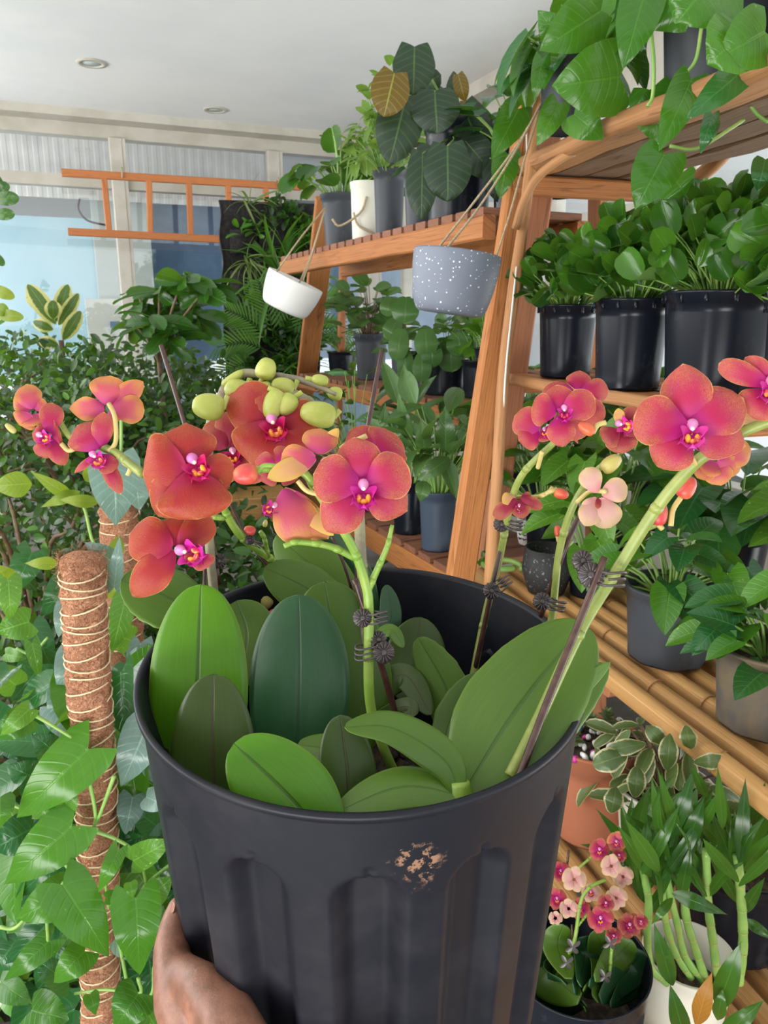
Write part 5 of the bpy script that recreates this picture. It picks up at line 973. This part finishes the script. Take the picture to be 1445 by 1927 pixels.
# spikes, stakes
spike(hero, [(745, 1460, .52), (715, 1390, .51), (695, 1310, .50), (694, 1150, .49), (688, 1100, .485), (668, 1040, .475), (640, 990, .465), (600, 930, .46), (572, 890, .455), (540, 882, .455), (475, 884, .45)], .46, [.0034, .0034, .0032, .003, .0028, .0026, .0022], name='flower_spike', seg=70)
spike(hero, [(690, 1115, .487), (706, 1080, .485), (728, 1030, .48), (738, 988, .478)], .46, [.0026, .002, .0012], seg=16)
spike(hero, [(668, 1050, .477), (620, 1028, .47), (560, 1020, .465), (534, 1028, .463)], .46, [.0024, .002, .0016], seg=18)
spike(hero, [(690, 1340, .59), (688, 1150, .58), (680, 1060, .575), (675, 960, .57), (668, 900, .57)], .57, .0042, 'cane_brown', seg=40)
spike(hero, [(410, 1180, .60), (400, 1090, .59), (392, 980, .58), (392, 860, .57), (398, 790, .56), (425, 730, .55), (455, 703, .55), (500, 706, .545), (560, 714, .54), (600, 728, .535), (632, 742, .53)], .55, [.0036, .0036, .0036, .0034, .003, .0024, .0014], 'cane_brown', seg=60)
spike(hero, [(418, 720, .57), (520, 730, .57), (575, 750, .56), (600, 775, .56)], .56, .0028, 'cane_brown', seg=20)
spike(hero, [(560, 1090, .66), (500, 1045, .63), (455, 1010, .60), (425, 965, .58), (418, 930, .56)], .6, [.0034, .0032, .0026], seg=24)
spike(hero, [(505, 1048, .63), (498, 1015, .62), (490, 1000, .615)], .6, .0018, seg=8)
spike(hero, [(420, 975, .58), (395, 972, .575)], .58, .002, seg=6)
spike(hero, [(268, 892, .47), (240, 870, .48), (215, 850, .49), (170, 835, .495), (135, 825, .50), (110, 790, .50)], .48, [.0028, .0024, .0018], 'spike2', seg=30)
spike(hero, [(850, 1500, .57), (892, 1262, .60), (915, 1150, .60), (940, 1050, .58), (960, 950, .55), (985, 890, .53), (1040, 835, .51), (1060, 815, .50)], .55, [.003, .003, .0028, .0024, .002], 'spike2', seg=50)
spike(hero, [(968, 935, .55), (1010, 935, .545), (1035, 925, .54), (1048, 920, .54)], .54, .0016, 'ped', seg=12)
spike(hero, [(1030, 1200, .58), (1040, 1150, .57), (1052, 1040, .55), (1075, 960, .53), (1110, 900, .52), (1140, 870, .51)], .54, [.0028, .0028, .0026, .0022], 'spike2', seg=40)
spike(hero, [(1056, 1025, .55), (1070, 1024, .55), (1076, 1018, .55)], .55, .0014, 'spike2', seg=6)
spike(hero, [(960, 1460, .452), (1010, 1360, .463), (1090, 1190, .482), (1160, 1075, .48), (1240, 950, .46), (1310, 870, .44), (1350, 845, .435), (1400, 812, .43), (1470, 785, .42)], .46, [.0038, .0038, .0038, .0036, .0034, .003], 'spike2', seg=70)
spike(hero, [(1195, 1005, .473), (1235, 985, .47), (1250, 975, .468)], .47, [.0022, .0018], 'spike2', seg=8)
for pts, r_ in [([(303, 650, .62), (348, 800, .60), (392, 960, .60), (412, 1100, .60)], .0019), ([(719, 658, .60), (700, 760, .58), (680, 900, .58), (670, 1120, .60), (665, 1300, .6)], .0018), ([(668, 1090, .50), (690, 1160, .505), (720, 1260, .52), (745, 1345, .53)], .0022),
               ([(378, 985, .57), (385, 1080, .58), (380, 1130, .58)], .0014), ([(425, 930, .62), (460, 1000, .62), (520, 1090, .64)], .0014), ([(625, 1010, .6), (650, 1070, .6), (670, 1140, .61)], .0014), ([(958, 965, .57), (930, 1090, .58), (893, 1262, .60)], .0019),
               ([(1098, 955, .55), (1060, 1040, .55), (1018, 1160, .58)], .002), ([(1138, 1048, .474), (1090, 1170, .472), (1030, 1320, .456), (985, 1440, .442), (962, 1500, .436)], .0023)]:
    spike(hero, pts, .5, r_, 'stake', 'stake', 20)
for a in [(682, 1163, .485, 19, .05, False), (722, 1228, .49, 22, PI, True), (925, 1112, .57, 17, .6, False), (1020, 1132, .555, 18, -.25, False), (1112, 1082, .475, 26, -.15, True), (944, 986, .56, 16, -.1, False), (412, 1056, .59, 15, 2.8, False), (470, 1016, .6, 10, -.5, False)]: clip(hero, *a)
# flowers
P_, S_ = 'petal', 'sepal'
flower(hero, 682, 915, .44, [(668, 822, 84, S_, .002), (612, 1001, 84, S_, .004), (767, 962, 80, S_, .004), (589, 892, 90, P_, -.003), (770, 882, 90, P_, -.003)], 'ppink', (684, 925, 44))
flower(hero, 705, 860, .475, [(660, 808, 70, S_, .0), (742, 815, 84, P_, 0), (766, 862, 50, S_, 0), (650, 850, 60, P_, 0)], 'ppink')
flower(hero, 1300, 808, .42, [(1284, 684, 90, S_, .002), (1236, 878, 86, S_, .003), (1402, 838, 84, S_, .003), (1193, 782, 92, P_, -.003), (1398, 748, 94, P_, -.003)], 'ppink', (1303, 812, 44))
flower(hero, 1345, 862, .445, [(1414, 846, 52, P_, 0), (1356, 914, 50, S_, 0), (1312, 900, 44, S_, 0, 2), (1390, 888, 40, P_, 0), (1330, 895, 40, S_, -.003, 2)], 'pcoral', backm='pcoral')
flower(hero, 1455, 728, .42, [(1352, 684, 42, P_, 0), (1402, 672, 44, S_, 0), (1405, 780, 72, P_, 0), (1530, 690, 80, P_, 0), (1520, 790, 70, S_, 0)], 'ppink', (1450, 728, 40))
flower(hero, 358, 882, .46, [(350, 795, 104, S_, .008), (300, 972, 90, S_, .004), (438, 905, 86, P_, .012), (268, 892, 142, P_, 0), (372, 978, 134, P_, -.006), (410, 960, 70, S_, .01)], 'porange', (368, 875, 44, .5), 'lipr')
flower(hero, 330, 1032, .475, [(243, 1004, 86, P_, .0), (250, 1122, 68, S_, -.002), (400, 975, 60, P_, .012), (335, 968, 66, S_, .008)], 'porange', (352, 1040, 44, 1.2), 'lip')
flower(hero, 372, 1040, .47, [(392, 1068, 40, P_, -.004), (350, 1060, 26, S_, 0)], 'lipr' if 0 else 'ppink', name='lip_lobe')
flower(hero, 520, 792, .52, [(430, 742, 100, S_, .008), (470, 872, 112, P_, -.002), (600, 800, 90, P_, .006), (505, 728, 60, P_, .004), (585, 858, 86, S_, .006)], 'porange', (515, 800, 44, .3), 'lipr')
flower(hero, 430, 846, .55, [(385, 800, 62, P_, 0), (440, 770, 60, S_, 0), (475, 830, 60, P_, 0), (465, 905, 52, S_, 0), (405, 915, 60, S_, 0)], 'pdark', (438, 856, 28), 'lipr')
flower(hero, 600, 860, .455, [(604, 806, 66, P_, .004), (636, 806, 26, S_, .0, 2, -.2), (528, 868, 56, P_, -.004), (503, 900, 40, S_, -.008, 2), (625, 880, 30, S_, .0, 2)], 'pcoral')
flower(hero, 525, 880, .475, [(480, 868, 44, P_, 0), (548, 846, 52, P_, .004), (490, 905, 44, S_, 0), (560, 900, 50, S_, .004), (445, 905, 30, S_, .004)], 'ppink')
flower(hero, 530, 915, .468, [(575, 1022, 84, P_, 0), (628, 1008, 36, S_, -.002, 2, .02), (618, 1015, 50, S_, .004), (598, 1020, 40, S_, .006)], 'pcoral', (512, 955, 26, -1), 'lip')
bud(hero, 462, 893, .448, 3.3, 46, 40, 'budr', [(540, 880), (500, 876), (490, 884)], 'spike')
flower(hero, 202, 768, .5, [(206, 707, 66, P_, -.004), (270, 718, 40, S_, .002), (272, 772, 52, P_, .002), (131, 770, 44, S_, .002), (225, 792, 44, S_, 0)], 'pcoral')
flower(hero, 188, 850, .49, [(145, 800, 72, P_, 0, 0, .2), (196, 775, 38, S_, -.006), (212, 888, 38, P_, -.006), (228, 930, 30, S_, 0), (140, 890, 14, S_, 0)], 'ppink', (180, 862, 30, .6))
flower(hero, 62, 775, .5, [(48, 724, 46, P_, 0), (26, 748, 34, S_, 0), (84, 752, 34, S_, .002), (36, 800, 44, P_, -.003), (70, 800, 50, S_, -.003)], 'pcoral')
flower(hero, 92, 820, .495, [(100, 758, 42, P_, 0), (115, 815, 50, P_, 0), (122, 876, 34, S_, 0), (60, 815, 34, S_, 0), (85, 862, 44, P_, 0)], 'ppink', (80, 822, 24, 1))
bud(hero, 20, 806, .5, 2.4, 24, 12, 'budo')
flower(hero, 1052, 776, .49, [(1048, 725, 60, S_, .004), (1088, 835, 10, S_, .004), (1058, 841, 52, S_, .002), (1000, 768, 60, P_, -.003), (1120, 752, 58, P_, -.003)], 'ppink', (1062, 775, 26))
flower(hero, 1085, 738, .51, [(1092, 698, 46, S_, 0), (1146, 735, 46, P_, 0), (1132, 795, 44, P_, 0), (1020, 738, 40, S_, 0)], 'ppink')
flower(hero, 1020, 810, .505, [(968, 782, 56, P_, 0), (976, 830, 52, S_, 0), (1022, 832, 40, S_, 0), (1110, 805, 44, P_, .01)], 'ppink', (1024, 812, 16))
bud(hero, 1103, 806, .49, 2.6, 34, 24, 'budr', [(1140, 795), (1125, 800)])
flower(hero, 1168, 806, .5, [(1207, 815, 60, P_, 0), (1170, 854, 56, S_, 0), (1200, 766, 36, S_, 0), (1134, 830, 44, P_, 0), (1163, 768, 20, S_, -.004, 2)], 'pdark', (1172, 800, 28, 1.2))
flower(hero, 975, 935, .54, [(930, 975, 30, P_, 0), (945, 945, 30, S_, -.003, 2), (1021, 955, 22, P_, 0), (1000, 940, 26, S_, 0), (984, 976, 34, S_, -.004)], 'pdark', (977, 955, 14))
flower(hero, 1126, 932, .5, [(1102, 880, 42, P_, 0, 2), (1181, 916, 46, P_, -.004, 2), (1100, 990, 44, S_, -.003, 2), (1150, 993, 56, P_, -.004, 2), (1098, 968, 30, S_, 0, 2), (1125, 958, 12, S_, -.008)], 'pdark', backm='ppeach')
bud(hero, 1150, 872, .505, .7, 42, 30, 'budo'); bud(hero, 1056, 929, .54, -.3, 28, 20, 'budr', [(1035, 918)]); bud(hero, 1049, 999, .55, 1.7, 22, 13, 'budr', [(1052, 1018)])
bud(hero, 1240, 966, .468, 1.5, 46, 32, 'budr', [(1246, 995)], 'pyel' if 0 else 'ped'); bud(hero, 1292, 917, .465, 1.1, 44, 34, 'budr', [(1262, 990), (1266, 960)])
for x, y, a, l, w_, st in [(392, 766, 3.0, 60, 50, [(428, 745)]), (500, 694, 1.2, 42, 38, [(490, 720)]), (445, 735, 2.6, 46, 44, [(470, 712)]), (532, 728, 2.9, 44, 34, [(560, 716)]), (516, 762, -1.9, 58, 40, [(505, 730)]), (540, 762, -2.3, 44, 38, [(568, 738)]), (598, 780, 2.95, 68, 48, [(640, 772)]), (602, 716, 2.9, 32, 22, [(575, 712)]), (630, 741, 2.9, 28, 26, [(615, 738)]), (438, 712, .6, 50, 18, None), (502, 733, -1.2, 30, 24, None)]: bud(hero, x, y, .535 if y < 760 else .52, a, l, w_, 'bud', st, 'bud')
bud(hero, 500, 1132, .66, 2.4, 28, 22, 'budo'); bud(hero, 508, 1156, .65, .8, 26, 12, 'budr'); bud(hero, 470, 998, .6, 2.8, 22, 18, 'budr'); bud(hero, 499, 985, .615, 1.3, 14, 9, 'budo')
m = MB()
for pts in [[(205, 760, .492), (216, 785, .488), (218, 830, .49), (205, 850, .49)], [(150, 838, .495), (130, 848, .495), (115, 835, .495)], [(232, 870, .485), (245, 880, .48), (240, 895, .48)], [(625, 870, .45), (640, 890, .448), (625, 910, .45), (590, 920, .455)], [(560, 905, .452), (580, 925, .452), (620, 935, .455), (640, 955, .46)], [(1140, 925, .495), (1110, 925, .51), (1085, 945, .52)], [(1020, 850, .505), (1012, 880, .52)], [(1380, 820, .43), (1395, 800, .43), (1390, 780, .425)], [(1300, 860, .43), (1310, 875, .44)], [(640, 845, .465), (655, 835, .465), (690, 820, .463)]]: m = MB(); tube(m, [atd(*p) for p in pts], .0016, 8, 16); m.build('flower_stalk', M['ped'], hero)
# ---------------------------------------------------------------- second potted orchid on the floor shelf
D1 = .98; RC2 = atd(1085, 1885, D1)+AX*0; t2 = thing('potted_orchid', RC2, 'black pot of small pink orchids down at the lower right, behind the held pot', 'potted plant')
RC2 = atd(1085, 1800, D1); bigpot(t2, RC2, A(0, 0, 1), .60, .5, 'blk', 14, .1); m = MB(); lathe(m, [(.001, -.09), (.078, -.09)], RC2, n=30); m.build('soil', M['soil'], t2)
for pts, w_, mt_ in [([(1090, 1880), (1030, 1830), (1000, 1780)], 90, 'phal'), ([(1120, 1880), (1140, 1810), (1120, 1750)], 70, 'phal'), ([(1100, 1890), (1050, 1880), (1010, 1840)], 60, 'phald'), ([(1080, 1860), (1110, 1820), (1150, 1790)], 80, 'phald'), ([(1130, 1880), (1180, 1830), (1210, 1790)], 70, 'phald'), ([(1070, 1840), (1050, 1780), (1060, 1740)], 60, 'phal'), ([(1150, 1890), (1180, 1860), (1220, 1840)], 50, 'phald'), ([(1110, 1850), (1150, 1840), (1200, 1830)], 56, 'phald'), ([(1120, 1840), (1160, 1800), (1190, 1770)], 60, 'phal'), ([(1060, 1850), (1030, 1830), (1010, 1800)], 60, 'phald'), ([(1090, 1850), (1100, 1800), (1090, 1765)], 66, 'phald'), ([(1100, 1860), (1120, 1855), (1160, 1850)], 50, 'phal'), ([(1100, 1900), (1070, 1870), (1030, 1862)], 40, 'phalb')]:
    oleaf(t2, [(p[0], p[1], D1-.06*(i == 0)+.03*0) for i, p in enumerate(pts)], D1, w_, NC, mt_)
spike(t2, [(1040, 1850), (1078, 1780), (1092, 1700), (1110, 1670), (1140, 1655)], .97, [.0026, .002], seg=24); spike(t2, [(1146, 1840), (1152, 1780), (1160, 1760)], .95, .002, seg=10); spike(t2, [(1085, 1745), (1105, 1720)], .97, .0015, seg=6); spike(t2, [(1075, 1645), (1110, 1615), (1125, 1600)], 1.0, .0016, seg=8)
for pts in [[(1078, 1840), (1076, 1740)], [(1140, 1850), (1145, 1760)], [(1070, 1600), (1066, 1640)]]: spike(t2, [(x, y, .98) for x, y in pts], .98, .0015, 'stake', 'stake', 6)
rr = random.Random(4)
for x, y, r_, mt_, bk in [(1128, 1600, 24, 'ppink', 0), (1160, 1585, 22, 'pcoral', 0), (1055, 1640, 20, 'ppink', 0), (1080, 1655, 26, 'ppeach', 1), (1150, 1630, 24, 'ppeach', 1), (1172, 1650, 22, 'ppeach', 1), (1048, 1692, 22, 'ppink', 0), (1112, 1680, 20, 'ppeach', 0), (1160, 1690, 25, 'ppeach', 1), (1070, 1710, 20, 'ppeach', 1), (1092, 1710, 22, 'ppink', 0), (1130, 1730, 28, 'ppink', 0), (1185, 1742, 26, 'pdark', 0), (1155, 1762, 18, 'pdark', 0), (1206, 1735, 16, 'pdark', 0), (1045, 1728, 14, 'ppeach', 1), (1140, 1700, 18, 'pdark', 0), (1165, 1610, 16, 'pdark', 0)]:
    a0 = rr.uniform(-.4, .4); f_ = rr.uniform(.8, 1); D_ = .95+rr.uniform(-.03, .04); pt = []
    for a, k_, w_ in [(90, S_, .7), (-55, S_, .7), (-125, S_, .7), (15, P_, 1), (165, P_, 1)]: an = math.radians(a)+a0; pt.append((x+math.cos(an)*r_*f_, y-math.sin(an)*r_, w_*r_*1.05, k_))
    flower(t2, x, y, D_, pt, mt_, None if bk else (x, y+1, r_*.5))
for x, y, s_ in [(1078, 1782, 11), (1148, 1775, 10), (1066, 1812, 10), (1138, 1838, 10)]:
    m = MB(); c = atd(x, y, .93)
    for k in range(4): a = k*PI/2+.6; put(m, TP['small'], c, RT*math.cos(a)+UP*math.sin(a), -FW, s_*1.6*.93/F)
    o = m.build('butterfly_clip', M['clip'], t2)
# ---------------------------------------------------------------- the holding hand
def capsule(mb, a, b, ra, rb, n=20):
    d = b-a; L_ = np.linalg.norm(d); pr = [(max(1e-5, ra*math.sin(PI/2*k/5)), -ra*math.cos(PI/2*k/5)) for k in range(6)]+[(max(1e-5, rb*math.cos(PI/2*k/5)), L_+rb*math.sin(PI/2*k/5)) for k in range(6)]
    lathe(mb, pr, a, d, n)
hm = MB(); hd = lambda x, y, D, r: (atd(x, y, D), r)
chains = [[hd(336, 1708, .548, .0085), hd(328, 1742, .54, .0108), hd(323, 1785, .53, .0128), hd(326, 1830, .52, .0142), hd(338, 1885, .51, .0175), hd(380, 1960, .495, .023), hd(440, 2050, .475, .027), hd(520, 2200, .44, .031), hd(600, 2380, .41, .034)],
          [hd(335, 1830, .52, .0135), hd(385, 1862, .495, .0155), hd(425, 1915, .48, .019), hd(455, 2000, .47, .024), hd(520, 2200, .44, .03)],
          [hd(370, 1860, .51, .015), hd(400, 1930, .505, .022), hd(440, 2050, .49, .026)]]
def fing(ps): chains.append([hd(*p) for p in ps])
fing([(345, 1935, .53, .015), (330, 1990, .575, .012), (350, 2010, .62, .0105), (390, 2000, .655, .009)])
fing([(365, 1985, .53, .015), (350, 2050, .58, .012), (375, 2070, .63, .0105), (420, 2060, .665, .009)])
fing([(395, 2030, .525, .0145), (385, 2100, .575, .0115), (410, 2125, .62, .010), (450, 2115, .65, .0085)])
fing([(425, 2070, .515, .013), (425, 2145, .56, .010), (450, 2170, .60, .0088), (485, 2165, .625, .0078)])
for ch_ in chains:
    for (a, ra), (b, rb) in zip(ch_[:-1], ch_[1:]): capsule(hm, a, b, ra, rb)
ho = hm.build('hand_build', M['skin'], None)
r_ = ho.modifiers.new('r', 'REMESH'); r_.mode = 'VOXEL'; r_.voxel_size = .0022
s_ = ho.modifiers.new('s', 'SMOOTH'); s_.iterations = 14; s_.factor = .6
dg = bpy.context.evaluated_depsgraph_get(); me = bpy.data.meshes.new_from_object(ho.evaluated_get(dg)); loc = ho.location.copy(); bpy.data.objects.remove(ho)
for p in me.polygons: p.use_smooth = True
hand = bpy.data.objects.new('person', me); COL.objects.link(hand); hand.location = loc; me.materials.clear(); me.materials.append(M['skin'])
tag(hand, 'dark skinned hand gripping the left side of the big black pot, thumb pointing up', 'person')
nm = MB(); a = atd(326, 1702, .539); nrm = nz(-ray(331, 1700)*.6-RT*1.0+UP*.3); put(nm, templ('round', .8, .12, -.35, 8, 6), a+nrm*.0022-UP*.006, nz(UP*1+RT*.1), nrm, .008)
nm.build('thumbnail', plain('nail', (.27, .13, .09), .35), hand)
